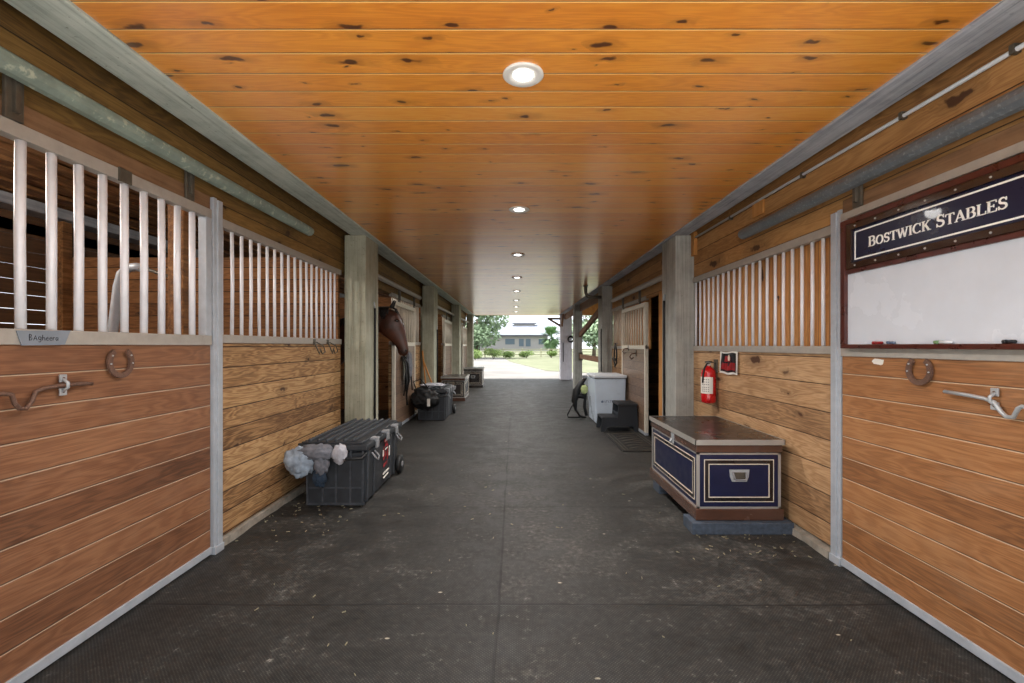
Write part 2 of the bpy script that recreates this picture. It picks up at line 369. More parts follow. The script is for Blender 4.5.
struct('floor', MB().box(-6.2, 6.2, YSTART, YEND+.2, -.1, 0), 'floor')
struct('ceiling', MB().box(-1.72, 1.86, YSTART, YEND, 2.72, 2.76), 'ceiling')
struct('ground', MB().box(-160, 160, -60, -14, -.3, -.02).box(-160, -14, -14, YSTART, -.3, -.02).box(14, 160, -14, YSTART, -.3, -.02).box(-160, -6.2, YSTART, YEND+.2, -.3, -.02).box(6.2, 160, YSTART, YEND+.2, -.3, -.02).box(-160, 160, YEND+.2, 260, -.3, -.02), 'gravel')
struct('bounce_apron', MB().box(-14, 14, -14, YSTART, -.3, -.01), 'bounce_apron')  # unseen pale ground added to bounce daylight into the aisle
m = MB()
m.poly([(-.4, 41, -.02), (1.8, 26, -.02), (6.5, 21, -.02), (6.5, 5, -.02), (150, 5, -.02), (150, 250, -.02), (-120, 250, -.02), (-120, 62, -.02), (-1.5, 56, -.02)], (0, 0, .02))
tag(m.build('lawn', 'grass'), kind='structure')
# outer envelope
struct('roof', MB().box(-6.2, 6.2, YSTART, YEND, 3.25, 3.35), 'bark')
# beams along the tops of the pillars
m = MB().box(-1.70, -1.935, YSTART, YEND, 2.705, 3.1, .006); struct('beam_left', m, 'beam_left')
m = MB().box(1.86, 2.045, YSTART, YEND, 2.705, 3.1, .006); struct('beam_right', m, 'beam_right')
struct('beam_end', MB().box(-6.2, 6.2, YEND, YEND+.15, 2.72, 3.35), 'trim_wood')
struct('beam_start', MB().box(-6.2, 6.2, YSTART-.15, YSTART, 2.72, 3.35), 'trim_wood')

for i, y in enumerate([Y0P]+PY):
    m = MB().box(-1.755, -2.005, y, y+.27, 0, 2.705, .008).box(-1.757, -2.04, y+.275, y+.5, 0, 2.705, .008)
    struct('pillar_left', m, 'pillar_left')
    if i < 4:
        m = MB().box(1.888, 2.12, y, y+.27, 0, 2.705, .008).box(1.89, 2.14, y+.275, y+.5, 0, 2.705, .008)
        struct('pillar_right', m, 'pillar_right' )
    else:
        m = MB().box(1.888, 2.36, y, y+.45, 0, 2.705, .01)
        struct('pillar_right', m, 'pillar_white')

# left: upper wall boards over all bays, and concrete curb
for i in range(4):
    a, b = (Y0P if i == 0 else PY[i-1])+.3, PY[i]+.25
    struct('wall_left_upper', MB().box(-2.055, -2.11, a, b, 2.27, 3.2), 'upper_left')
for i in range(2):
    a, b = (Y0P if i == 0 else PY[i-1])+.3, PY[i]+.25
    struct('wall_right_upper', MB().box(2.105, 2.16, a, b, 2.16, 3.2), 'upper_right')
# curb
def curb(x0, x1, y0, y1, h):
    m = MB(); n = int((y1-y0)/.12)
    prev = None; rings = []
    for k in range(n+1):
        y = y0+(y1-y0)*k/n; w = random.uniform(-.012, .012); z = h+random.uniform(-.008, .008)
        rings.append([(x0, y, 0), (x1+w, y, 0), (x1+w*.5, y, z*.8), (x0, y, z)])
    return m.loft(rings, smooth=False)
struct('trim_1', curb(-2.12, -2.03, 3.16, Y1, .07), 'concrete')
struct('trim_2', curb(2.18, 2.06, 2.99, Y1, .06), 'concrete')
for i in (1, 2, 3): struct('trim_%d' % (i+2), curb(-2.12, -2.035, PY[i-1]+1.8, PY[i], .06), 'concrete')

# left stalls: back wall of slats, partitions, rough slab ceiling
m = MB(); z = .03
k = 0
while z < 2.64:
    m.box(-5.45, -5.49, YSTART, YEND, z, z+.155, .002); z += .162
struct('wall_back_left', m, 'slat')
struct('wall_back_left_top', MB().box(-5.45, -5.5, YSTART, YEND, 2.655, 3.25), 'slat')
struct('beam_plate', MB().box(-5.2, -5.45, YSTART, YEND, 2.86, 2.98, .01), 'beam_right')
for i, y in enumerate([Y0P]+PY):
    struct('partition_left', MB().box(-2.12, -5.45, y+.1, y+.15, 0, 2.46), 'inner')
    struct('partition_post', MB().box(-5.3, -5.42, y-.02, y+.1, 0, 3.2, .006), 'bark')
m = MB(); x = -2.15
while x > -5.3:
    w = random.uniform(.14, .22); zz = 3.02+random.uniform(-.03, .03)
    rings = []
    for kk in range(0, 70):
        y = YSTART+.1+(YEND-YSTART-.2)*kk/69
        a = random.uniform(-.02, .02); b = random.uniform(-.02, .02); c = random.uniform(-.012, .012)
        rings.append([(x+a, y, zz+c), (x-w+b, y, zz+c), (x-w+b*.4, y, zz+.035), (x+a*.4, y, zz+.035)])
    m.loft(rings, smooth=False); x -= w+random.uniform(.015, .06)
struct('ceiling_left_slabs', m, 'bark')
# right stalls
struct('wall_back_right', MB().box(5.45, 5.5, YSTART, PY[1]+.3, 0, 3.25), 'slat')
for y in (Y0P, PY[0], PY[1]):
    struct('partition_right', MB().box(2.16, 5.45, y+.1, y+.15, 0, 3.2), 'inner')
struct('ceiling_right_slabs', MB().box(2.16, 5.45, YSTART, PY[1]+.3, 3.05, 3.09), 'bark')
struct('stall_post', MB().box(-2.33, -2.22, 3.05, 3.16, 0, 3.0, .006), 'bark')
# trim bits on the right
struct('trim_6', MB().box(2.065, 2.105, Y1-.1, Y1-.01, 2.45, 2.72, .004), 'trim_wood')
struct('trim_7', MB().box(2.085, 2.105, 3.83, 4.0, 2.52, 2.64, .003), 'trim_wood')

# ------------------------------------------------------------------ stall fronts
def frange(a, b, st):
    out = []
    while a < b-1e-6: out.append(a); a += st
    return out

def stall_front(side, y0, y1, label, kick, zr=(1.42, 1.48), zt=(2.23, 2.29), bars=None, post=None, br=.0128, matbar='bar', backing=False):
    X = 2.05 if side < 0 else 2.10
    s = side
    r = thing('stall_grille', (s*X, (y0+y1)/2, 0), label, 'stall grille', 'fixed barred stall fronts along the aisle')
    MB().box(s*X, s*(X+.05), y0, y1, .07, zr[0], .003).build('kickboard', kick, r)
    MB().box(s*(X-.012), s*(X+.045), y0, y1, zr[0], zr[1], .004).build('middle_rail', 'rail', r)
    MB().box(s*(X-.012), s*(X+.045), y0, y1, zt[0], zt[1], .004).build('top_rail', 'rail', r)
    for y in bars:
        MB().tube([(s*(X+.018), y, zr[1]-.01), (s*(X+.018+random.uniform(-.003, .003)), y+random.uniform(-.004, .004), (zr[1]+zt[0])/2), (s*(X+.018), y, zt[0]+.01)], br, 8).build('bar', matbar, r)
    if backing:
        MB().box(s*(X+.06), s*(X+.085), y0, y1, zr[1]-.05, zt[1]).build('backing_boards', 'vertical', r)
    if post:
        m = MB().box(s*(X-.028), s*(X+.0), post[0], post[0]+.035, .03, post[1], .003).box(s*(X-.038), s*(X+.0), post[0]+.03, post[0]+.08, .03, post[1]-.01, .003)
        m.box(s*(X-.045), s*(X-.0), post[0]-.01, post[0]+.085, 0, .05, .003)
        m.build('end_post', 'galv', r)
    return r

def stall_door(side, y0, y1, label, kick, zm, zt, bars, hang=None, X=None, br=.018, ztop=2.40, low=0.0, header=True, grey_end=True, matbar='bar', track_z=2.47):
    s = side; X = X or (2.03 if s < 0 else 2.07)
    r = thing('stall_door', (s*X, (y0+y1)/2, 0), label, 'stall door', 'sliding stall doors')
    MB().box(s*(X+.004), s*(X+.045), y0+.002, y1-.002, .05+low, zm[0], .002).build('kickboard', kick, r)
    MB().box(s*(X-.006), s*(X+.05), y0, y1, .012+low, .058+low, .003).build('bottom_rail', 'galv', r)
    MB().box(s*(X-.006), s*(X+.05), y0, y1, zm[0], zm[1], .003).build('middle_rail', 'rail' if header else 'bar_cream', r)
    MB().box(s*(X-.006), s*(X+.05), y0, y1, zt[0], zt[1], .003).build('top_rail', 'rail' if header else 'bar_cream', r)
    for y in bars:
        MB().tube([(s*(X+.02), y, zm[1]-.01), (s*(X+.02), y+random.uniform(-.004, .004), (zm[1]+zt[0])/2), (s*(X+.02), y, zt[0]+.01)], br, 10).build('bar', matbar, r)
    for ys in ((y0, y0+.055), (y1-.055, y1)):
        MB().box(s*(X-.004), s*(X+.048), ys[0], ys[1], (zm[1]-.005) if header else .05+low, zt[0]+.005, .003).build('stile', 'galv' if header else 'bar_cream', r)
    if header:
        MB().box(s*(X+.006), s*(X+.046), y0, y1, zt[1], ztop, .004).build('header_board', 'header', r)
    for yh in (hang or (y0+.18*(y1-y0)+.0, y1-.09*(y1-y0))):
        m = MB().box(s*(X-.014), s*(X+.002), yh-.035, yh+.035, zt[1]+.0, track_z+.03, .003)
        m.box(s*(X-.03), s*(X-.012), yh-.012, yh+.012, zt[1]+.03, track_z+.01, .002)
        m.lathe((s*(X-.014), yh, zt[1]+.05), [(.009, 0), (.009, -s*.01)], 8, 'X')
        m.build('hanger', 'bracket', r)
    return r

def track(side, X, z, y0, y1, mat, label, h=.045):
    s = side
    r = thing('door_track', (s*X, (y0+y1)/2, z), label, 'door track', 'sliding door tracks')
    rings = []
    prof = [(-.004, -h), (-.03, -h*.9), (-.052, -h*.45), (-.058, 0), (-.052, h*.5), (-.03, h*.9), (.0, h), (.035, h), (.035, h*.85), (.0, h*.8), (-.022, h*.7), (-.04, h*.3), (-.046, 0), (-.04, -h*.4), (-.022, -h*.75), (-.004, -h*.85)]
    for y in (y0, y1): rings.append([(s*(X-.0+px) if True else 0, y, z+pz) for px, pz in prof])
    MB().loft(rings, smooth=False).build('channel', mat, r)
    n = max(2, int((y1-y0)/1.2)+1)
    for k in range(n):
        y = y0+.15+(y1-y0-.3)*k/(n-1)
        MB().box(s*(X+.02), s*(X+.09), y-.02, y+.02, z+h*.4, z+h*1.1, .003).build('mounting_bracket', mat, r)
    return r

# left bay 1
stall_front(-1, 3.14, Y1, 'yellowish knotty pine stall front with nineteen steel bars behind the large black tote with cloths', 'panel_left',
            bars=[3.205+.1185*k for k in range(18)], post=(3.055, 2.40))
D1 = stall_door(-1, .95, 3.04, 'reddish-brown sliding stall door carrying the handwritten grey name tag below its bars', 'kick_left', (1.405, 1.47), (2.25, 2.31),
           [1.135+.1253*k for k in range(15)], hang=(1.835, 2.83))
track(-1, 1.985, 2.50, .4, 4.37, 'track_left', 'mossy green-grey half-round track above the door with the name tag')
# small plate on the top rail
lab(MB().box(-2.018, -2.026, 2.32, 2.40, 2.245, 2.315, .002).build('joint_plate', 'bracket', D1), 'dull grey plate on the top rail')
# right bay 1
stall_front(1, 2.99, Y1, 'pine stall front with twenty steel bars over upright boards behind the navy-panelled trunk', 'panel_right', zr=(1.345, 1.40), zt=(2.14, 2.20),
            bars=[3.126+.1155*k for k in range(20)], post=(2.895, 2.27), backing=True)
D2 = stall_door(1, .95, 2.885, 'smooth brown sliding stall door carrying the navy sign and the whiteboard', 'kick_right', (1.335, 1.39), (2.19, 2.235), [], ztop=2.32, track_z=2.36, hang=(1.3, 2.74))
MB().box(2.085, 2.105, 1.0, 2.83, 1.39, 2.19).build('backing_panel', 'header', D2)
track(1, 2.035, 2.39, .4, 4.04, 'track_right', 'plain grey half-round track above the door with the whiteboard')

# left bays 2-4
names = ['slid-open cream-barred stall door just past the bay horse', 'cream-barred stall door on the side of the horse, next past the slid-open one', 'cream-barred stall door closest to the daylight, beside the small dark trunk']
fronts = ['narrow pine stall front partly behind the slid-open door past the horse', 'pine stall front between the second and third timber pillars on the horse side', 'pine stall front beside the last timber pillar on the horse side']
for i in range(3):
    a, b = PY[i]+.5, PY[i+1]
    o = {0: 7.5, 1: 12.85, 2: 17.3}[i]
    stall_front(-1, o+.05, b, fronts[i], 'panel_left', bars=frange(o+.15, b-.02, .13), matbar='bar_cream', br=.013, post=None)
    stall_door(-1, o, min(o+1.55, b-.02), names[i], 'kick_far', (1.40, 1.47), (2.08, 2.15), frange(o+.13, min(o+1.55, b)-.08, .14), header=False, matbar='bar_cream', br=.015, track_z=2.36, X=1.985)
    track(-1, 1.95, 2.38, a+.05, min(o+1.75, b-.02), 'rail', ['pale track above the horse looking out', 'pale track over the second cream-barred door past the horse', 'pale track over the cream-barred door beside the small dark trunk'][i], h=.035)
    struct('door_jamb', MB().box(-2.03, -2.1, a-.25, a+.12, 0, 2.29, .004), 'pillar_left')
# right bay 2
a, b = PY[0]+.5, PY[1]
stall_front(1, 7.3, b, 'brown stall front behind the white chest and the step stool', 'panel_right', zr=(1.345, 1.40), zt=(2.14, 2.20), bars=frange(8.7, b-.05, .13), matbar='bar_cream', br=.013, backing=True)
stall_door(1, 7.05, 8.6, 'cream-framed barred stall door with hooks on it, standing behind the step stool', 'kick_far', (1.35, 1.41), (2.02, 2.08), frange(7.2, 8.5, .155), header=False, matbar='bar_cream', br=.015, X=2.02, track_z=2.30)
track(1, 1.99, 2.32, a+.02, 9.2, 'rail', 'pale grey track above the door behind the step stool', h=.04)
struct('door_jamb', MB().box(2.08, 2.16, a-.2, a+.35, 0, 2.2, .004), 'trim_wood')
struct('door_jamb', MB().box(2.10, 2.16, a+.45, a+.8, 0, 2.2, .004), 'trim_wood')

# right open bays: rails, braces, header
for i in (2, 3):
    a, b = PY[i-1]+.5, PY[i]
    struct('beam_header', MB().box(2.05, 2.12, a, b, 2.5, 2.70, .005), 'brown_wood')
bp = lambda ya, za, yb, zb: MB().hexa([(2.02, ya, za-.07), (2.10, ya, za-.07), (2.10, yb, zb-.07), (2.02, yb, zb-.07), (2.02, ya, za+.07), (2.10, ya, za+.07), (2.10, yb, zb+.07), (2.02, yb, zb+.07)])
struct('beam_brace', bp(10.4, 2.35, 14.35, 1.75), 'brown_wood')
r = thing('bay_rail', (2.06, 12.35, 1.2), 'brown wooden bar across the open bay beyond the white chest', 'rail')
MB().box(2.02, 2.1, 10.36, 14.34, 1.0, 1.14, .01).build('bar', 'brown_wood', r)
for y in (10.42, 14.28): MB().box(2.0, 2.12, y-.06, y+.06, .95, 1.2, .005).build('bracket', 'bracket', r)
for y in (PY[3], ):
    for yy, xx in ((y-.45, 1.95), ):
        m = MB().hexa([(xx-.03, yy, 2.62), (xx+.03, yy, 2.62), (xx+.03, y, 2.2), (xx-.03, y, 2.2), (xx-.03, yy, 2.7), (xx+.03, yy, 2.7), (xx+.03, y, 2.3), (xx-.03, y, 2.3)])
        struct('beam_brace_end', m, 'brown_wood')
struct('beam_brace_out', MB().hexa([(1.36, 18.98, 2.52), (1.36, 19.06, 2.52), (1.888, 19.06, 2.2), (1.888, 18.98, 2.2), (1.36, 18.98, 2.6), (1.36, 19.06, 2.6), (1.888, 19.06, 2.3), (1.888, 18.98, 2.3)]).box(1.36, 1.888, 18.98, 19.06, 2.5, 2.58), 'brown_wood')

# ------------------------------------------------------------------ small hardware on the doors
def horseshoe(side, X, yc, zc, w, h, label):
    s = side; r = thing('horseshoe', (s*X, yc, zc-h/2), label, 'horseshoe')
    m = MB(); outer = []; inner = []
    for k in range(25):
        a = math.radians(-235+290*k/24)          # open at the top
        a = math.radians(125+290*k/24)
        cx, cz = math.cos(a), math.sin(a)
        tt = .014
        outer.append((yc+cx*w/2, zc-.01+cz*h*.52)); inner.append((yc+cx*(w/2-.026), zc-.01+cz*(h*.52-.026)))
    ring = outer+inner[::-1]
    n = len(outer)
    f0 = s*(X-.0); f1 = s*(X-.012)
    rings = [[(f0, outer[k][0], outer[k][1]), (f1, outer[k][0], outer[k][1]), (f1, inner[k][0], inner[k][1]), (f0, inner[k][0], inner[k][1])] for k in range(n)]
    m.loft(rings, smooth=False).build('shoe', 'rust', r)
    for k in (2, 5, 19, 22):
        y, z = (outer[k][0]+inner[k][0])/2, (outer[k][1]+inner[k][1])/2
        MB().lathe((s*(X-.010), y, z), [(.004, 0), (.004, -s*.006)], 8, 'X').build('nail', 'zinc', r)
    return r
horseshoe(-1, 2.024, 2.33, 1.327, .155, .155, 'rusty horseshoe nailed points-up below the bars on the reddish-brown door')
horseshoe(1, 2.066, 2.32, 1.285, .15, .145, 'rusty horseshoe nailed up on the brown door under the whiteboard')

def latch(side, X, pts, yb, zb, label, w=.032):
    s = side; r = thing('door_latch', (s*X, yb, zb), label, 'latch')
    MB().tube([(s*(X-.018), y, z) for y, z in pts], .009, 8).build('rod', 'rust' if side < 0 else 'zinc', r)
    for dz in (.03, -.03):
        MB().box(s*X, s*(X-.008), yb-w/2, yb+w/2, zb+dz-.017, zb+dz+.017, .002).build('plate', 'zinc', r)
        MB().lathe((s*(X-.008), yb, zb+dz), [(.006, 0), (.004, -s*.003)], 8, 'X').build('screw', 'rust', r)
    MB().tube([(s*X, yb-.003, zb+.03), (s*(X-.03), yb-.003, zb+.01), (s*(X-.03), yb-.003, zb-.01), (s*X, yb-.003, zb-.03)], .007, 6).build('loop', 'zinc', r)
    return r
sp = lambda pts: [(y, z) for y, z in pts]
latch(-1, 2.024, [(y+.028, z-.022) for y, z in [(1.66, 1.235), (1.755, 1.235), (1.785, 1.228), (1.797, 1.19), (1.815, 1.168), (1.838, 1.165), (1.86, 1.19), (1.875, 1.23), (1.905, 1.242), (1.99, 1.248), (2.10, 1.247), (2.13, 1.243)]], 2.033, 1.226,
      'bent rusty rod latch on the reddish-brown door near the name tag')
latch(1, 2.066, [(y, z-.045) for y, z in [(2.17, 1.228), (2.05, 1.222), (1.985, 1.216), (1.945, 1.205), (1.915, 1.165), (1.895, 1.150), (1.87, 1.152), (1.852, 1.19), (1.838, 1.2), (1.75, 1.2)]], 1.955, 1.172,
      'shiny bent rod latch on the brown door below the whiteboard')
# scraps of worn pale tape on the right door
for (yy, zz, w, h, nm) in ((2.60, 1.31, .085, .035, 'torn whitish paper scrap high on the brown door beside its post'), (1.80, 1.305, .10, .04, 'flaking white paint patch on the brown door above the shiny latch')):
    m = MB()
    pts = []
    for k in range(14):
        a = 2*PI*k/14; rr = random.uniform(.75, 1.1)
        pts.append((2.0735, yy+math.copysign(abs(math.cos(a))**.5, math.cos(a))*w/2*rr, zz+math.copysign(abs(math.sin(a))**.5, math.sin(a))*h/2*rr))
    m.poly(pts, (-.0012, 0, 0)); tag(m.build('paper_scrap', 'paper', loc=(2.0735, yy, zz)), nm, 'scrap')

# ------------------------------------------------------------------ lettering from strokes
def stroke(m, pts, wid, org, U, V, N, depth):
    """a flat stroke (polyline with widths) standing on a plane given by origin and axes"""
    P = [Vector((p[0], p[1])) for p in pts]; ws = wid if isinstance(wid, (list, tuple)) else [wid]*len(P)
    L, R = [], []
    for i, p in enumerate(P):
        d = (P[min(i+1, len(P)-1)]-P[max(i-1, 0)])
        d = d.normalized() if d.length > 1e-9 else Vector((1, 0))
        n = Vector((-d.y, d.x))*ws[i]/2
        L.append(p+n); R.append(p-n)
    f = lambda q, k: org+U*q.x+V*q.y+N*(depth*k)
    rings = [[f(L[i], 0), f(R[i], 0), f(R[i], 1), f(L[i], 1)] for i in range(len(P))]
    m.loft(rings, smooth=False)
def arc(cx, cy, rx, ry, a0, a1, n=14):
    return [(cx+rx*math.cos(math.radians(a0+(a1-a0)*k/n)), cy+ry*math.sin(math.radians(a0+(a1-a0)*k/n))) for k in range(n+1)]
TH, TN, SE = .20, .09, .07
def varw(n, lo, hi, ph=0): return [lo+(hi-lo)*abs(math.sin(PI*k/(n-1)+ph)) for k in range(n)]
def stem(x, y0=0, y1=1): return [([(x, y0), (x, y1)], TH), ([(x-.14, y0+SE/2), (x+.14, y0+SE/2)], SE), ([(x-.14, y1-SE/2), (x+.14, y1-SE/2)], SE)]
GL = {
 'I': (.36, stem(.18)),
 'T': (.74, [([(.37, 0), (.37, 1)], TH), ([(.23, SE/2), (.51, SE/2)], SE), ([(.03, .965), (.71, .965)], TN), ([(.06, 1), (.03, .76)], SE), ([(.68, 1), (.71, .76)], SE)]),
 'L': (.70, stem(.18)+[([(.18, .03), (.66, .03)], TN), ([(.64, 0), (.67, .27)], SE)]),
 'E': (.74, stem(.18)+[([(.18, .03), (.68, .03)], TN), ([(.18, .965), (.66, .965)], TN), ([(.18, .51), (.5, .51)], TN), ([(.66, 0), (.70, .26)], SE), ([(.64, 1), (.67, .76)], SE), ([(.5, .38), (.5, .64)], SE)]),
 'B': (.76, stem(.18)+[([(.18, .965), (.38, .965)]+arc(.40, .745, .21, .22, 90, -90, 10)+[(.18, .525)], [TN, TN]+varw(11, TN, TH)+[TN]),
        ([(.18, .52), (.40, .52)]+arc(.42, .275, .24, .245, 90, -90, 10)+[(.18, .03)], [TN, TN]+varw(11, TN, TH)+[TN])]),
 'O': (.90, [(arc(.45, .5, .345, .465, 90, 450, 28), [TN+(TH-TN)*abs(math.cos(math.radians(90+360*k/28))) for k in range(29)])]),
 'C': (.84, [(arc(.46, .5, .345, .465, 42, 318, 24), [TN+(TH-TN)*max(0, -math.cos(math.radians(42+276*k/24))) for k in range(25)]), ([(.73, .98), (.73, .66)], SE), ([(.73, .02), (.73, .2)], SE)]),
 'S': (.68, [(arc(.34, .735, .20, .225, 20, 235, 12)+arc(.335, .27, .235, .235, 70, -160, 14), [TN]*3+[TN+(TH-TN)*.5]*3+[TH*.8]*4+[TH]*6+[TH*.8]*4+[TN+.03]*4+[TN]*4), ([(.56, .99), (.56, .70)], SE), ([(.09, .01), (.09, .31)], SE)]),
 'K': (.84, stem(.18)+[([(.2, .40), (.66, .97)], TN), ([(.36, .60), (.68, .03)], TH), ([(.54, .97), (.80, .97)], SE), ([(.54, .03), (.86, .03)], SE)]),
 'A': (.84, [([(.12, .03), (.42, 1.0)], TN), ([(.40, 1.0), (.72, .03)], TH), ([(.2, .33), (.62, .33)], SE), ([(.0, .03), (.24, .03)], SE), ([(.56, .03), (.88, .03)], SE)]),
 'W': (1.16, [([(.12, .97), (.36, .0)], TH), ([(.36, .0), (.57, .95)], TN), ([(.54, .97), (.80, .0)], TH), ([(.80, .0), (1.02, .97)], TN), ([(-.02, .97), (.26, .97)], SE), ([(.44, .97), (.68, .97)], SE), ([(.90, .97), (1.14, .97)], SE)]),
 ' ': (.42, []),
}
def write(text, org, U, V, N, width, height, depth, gl=GL, big=()):
    tot = sum(gl[ch][0]*(1.16 if i in big else 1) for i, ch in enumerate(text))
    sx = width/tot; m = MB(); x = 0
    for i, ch in enumerate(text):
        k = 1.16 if i in big else 1.0
        for pts, w in gl[ch][1]:
            sc = height/sx*k
            # widths are kept equal in both directions by building in height units
            q = [((x+p[0]*k)*sx, p[1]*height*k) for p in pts]
            ww = [v*height*.92*k for v in w] if isinstance(w, (list, tuple)) else w*height*.92*k
            stroke(m, q, ww, org, U, V, N, depth)
        x += gl[ch][0]*k
    return m

# navy stable sign
NR = Vector((-1, 0, 0)); UR = Vector((0, -1, 0)); VZ = Vector((0, 0, 1))
XS = 2.035
sg = thing('stable_sign', (XS, 2.247, 1.87), 'glossy navy name board with white serif letters above the whiteboard', 'sign')
MB().box(XS-.0, XS+.022, 1.75, 2.743, 1.90, 2.10, .003).build('board', 'navy_sign', sg)
def rect_ring(m, X0, X1, ya, yb, za, zb, w):
    m.box(X0, X1, ya, yb, za, za+w).box(X0, X1, ya, yb, zb-w, zb).box(X0, X1, ya, ya+w, za+w, zb-w).box(X0, X1, yb-w, yb, za+w, zb-w); return m
rect_ring(MB(), XS-.002, XS, 1.768, 2.725, 1.915, 2.085, .008).build('border_line', 'letter', sg)
write('BOSTWICK STABLES', Vector((XS-.001, 2.619, 1.970)), UR, VZ, NR, .744, .050, .003, big=(0, 9)).build('lettering', 'letter', sg)
fr = MB(); rect_ring(fr, XS-.012, XS+.027, 1.715, 2.778, 1.865, 2.135, .035).build('frame', 'darkframe', sg)
for k in range(7):
    for z in (1.882, 2.118):
        MB().lathe((XS-.012, 1.78+k*.155, z), [(.006, 0), (.004, -.004)], 8, 'X').build('screw', 'alu', sg)
# whiteboard
wb = thing('whiteboard', (XS, 2.06, 1.39), 'large blank whiteboard in a mahogany frame on the brown stall door', 'whiteboard')
MB().box(XS+.01, XS+.026, 1.29, 2.81, 1.405, 1.86).build('writing_surface', 'wboard', wb)
m = MB().box(XS-.01, XS+.027, 1.27, 2.835, 1.385, 1.41, .003).box(XS-.01, XS+.027, 2.795, 2.835, 1.41, 2.17, .003).box(XS-.01, XS+.027, 1.27, 1.31, 1.41, 2.17, .003)
m.box(XS-.004, XS+.027, 1.31, 2.795, 1.838, 1.865, .003).box(XS-.01, XS+.027, 1.31, 2.795, 2.138, 2.17, .003)
m.build('frame', 'mahogany', wb)
for i, (y, L, mt, c) in enumerate(((2.55, .07, 'red_flat', 'red marker lying on the whiteboard ledge beside its post-side edge'), (2.16, .09, 'leaf_c', 'green marker lying on the whiteboard ledge'), (1.87, .05, 'ink', 'black marker stub lying on the whiteboard ledge'), (2.46, .05, 'bluetext', 'blue-grey marker lying on the whiteboard ledge between the red and green ones'))):
    r = thing('marker_pen', (XS-.002, y, 1.418), c, 'marker')
    MB().lathe((XS-.002, y-L/2, 1.418), [(.004, 0), (.0075, .004), (.0075, L*.7)], 8, 'Y').build('barrel', 'white' if i == 1 else mt, r)
    MB().lathe((XS-.002, y-L/2+L*.7, 1.418), [(.0085, 0), (.0085, L*.3), (.004, L*.31)], 8, 'Y').build('cap', mt, r)

# name tag, handwriting
tg = thing('name_tag', (-2.022, 1.95, 1.40), 'grey tape name tag with black handwriting under the bars', 'name tag')
MB().poly([(-2.022, 1.842, 1.462), (-2.022, 2.066, 1.470), (-2.022, 2.040, 1.405), (-2.022, 1.862, 1.402)], (.004, 0, 0)).build('tape', 'tag', tg)
HW = {'B': (.8, [([(.15, 0), (.15, 1)], .1), ([(.15, 1), (.5, .85), (.45, .6), (.15, .5), (.6, .35), (.5, .05), (.1, 0)], .1)]),
 'A': (.8, [([(.05, 0), (.35, .75), (.65, 0)], .1), ([(.15, .28), (.55, .28)], .1)]),
 'g': (.7, [(arc(.3, .35, .22, .25, 30, 330, 8), .1), ([(.52, .5), (.5, -.1), (.3, -.3), (.1, -.2)], .1)]),
 'h': (.65, [([(.1, .9), (.1, 0)], .1), ([(.1, .4), (.35, .5), (.5, .3), (.5, 0)], .1)]),
 'e': (.6, [([(.1, .3), (.5, .35), (.35, .55), (.12, .4), (.12, .1), (.35, 0), (.52, .1)], .1)]),
 'r': (.5, [([(.1, .55), (.1, 0)], .1), ([(.1, .35), (.3, .52), (.45, .48)], .1)]),
 'a': (.65, [([(.5, .5), (.2, .5), (.1, .2), (.25, 0), (.48, .2), (.5, .5), (.52, 0)], .1)])}
write('BAgheera', Vector((-2.0178, 1.887, 1.424)), Vector((0, 1, 0)), VZ, Vector((1, 0, 0)), .125, .026, .0008, gl=HW).build('handwriting', 'ink', tg)

# hooks on the left stall front rail
for yy, lb in ((4.62, 'small wire bridle hook on the rail above the black tote, one nearer its handle end'), (4.95, 'small wire bridle hook on the rail above the black tote, one nearer the timber pillar')):
    r = thing('bridle_hook', (-2.04, yy, 1.40), lb, 'hook')
    MB().box(-2.036, -2.044, yy-.03, yy+.03, 1.42, 1.47, .002).build('plate', 'bracket', r)
    MB().tube([(-2.03, yy-.03, 1.44), (-1.98, yy-.09, 1.40), (-1.96, yy-.08, 1.34), (-1.97, yy-.03, 1.32), (-1.975, yy, 1.37), (-1.97, yy+.03, 1.32), (-1.96, yy+.08, 1.34), (-1.98, yy+.09, 1.40), (-2.03, yy+.03, 1.44)], .006, 6).build('wire', 'bracket', r)
for side, X, yy, zz, lb in ((1, 1.995, 8.1, 1.36, 'curled iron hook on the cream-framed door behind the step stool, the larger of two'), (1, 1.995, 7.6, 1.28, 'small iron catch on the cream-framed door behind the step stool')):
    r = thing('door_hook', (X, yy, zz-.1), lb, 'hook')
    MB().box(X+.018, X+.026, yy-.03, yy+.03, zz-.05, zz+.05, .002).build('plate', 'bracket', r)
    MB().tube([(X+.02, yy, zz), (X-.05, yy, zz-.01), (X-.08, yy, zz-.06), (X-.05, yy, zz-.1), (X-.01, yy+.02, zz-.07)], .01, 6).build('curl', 'rust', r)
# bent pipe inside the near left stall
r = thing('bent_pipe_rack', (-2.85, 3.2, 0), 'bent grey metal pipe rack seen through the bars above the name-tagged door', 'pipe rack')
MB().tube([(-2.88, 3.2, 0), (-2.86, 3.2, .9), (-2.83, 3.2, 1.5), (-2.79, 3.2, 1.82), (-2.765, 3.2, 1.91), (-2.72, 3.2, 1.95), (-2.66, 3.2, 1.955), (-2.60, 3.2, 1.945)], .03, 12).build('tube', 'galv', r)
MB().tube([(-2.60, 3.2, 1.945), (-2.5, 3.2, 1.91), (-2.30, 3.14, 1.85)], .012, 8).build('arm', 'bracket', r)
MB().tube([(-2.63, 3.2, 1.94), (-2.62, 3.2, 1.5), (-2.62, 3.2, 1.2)], .006, 6).build('hanging_rod', 'bracket', r)

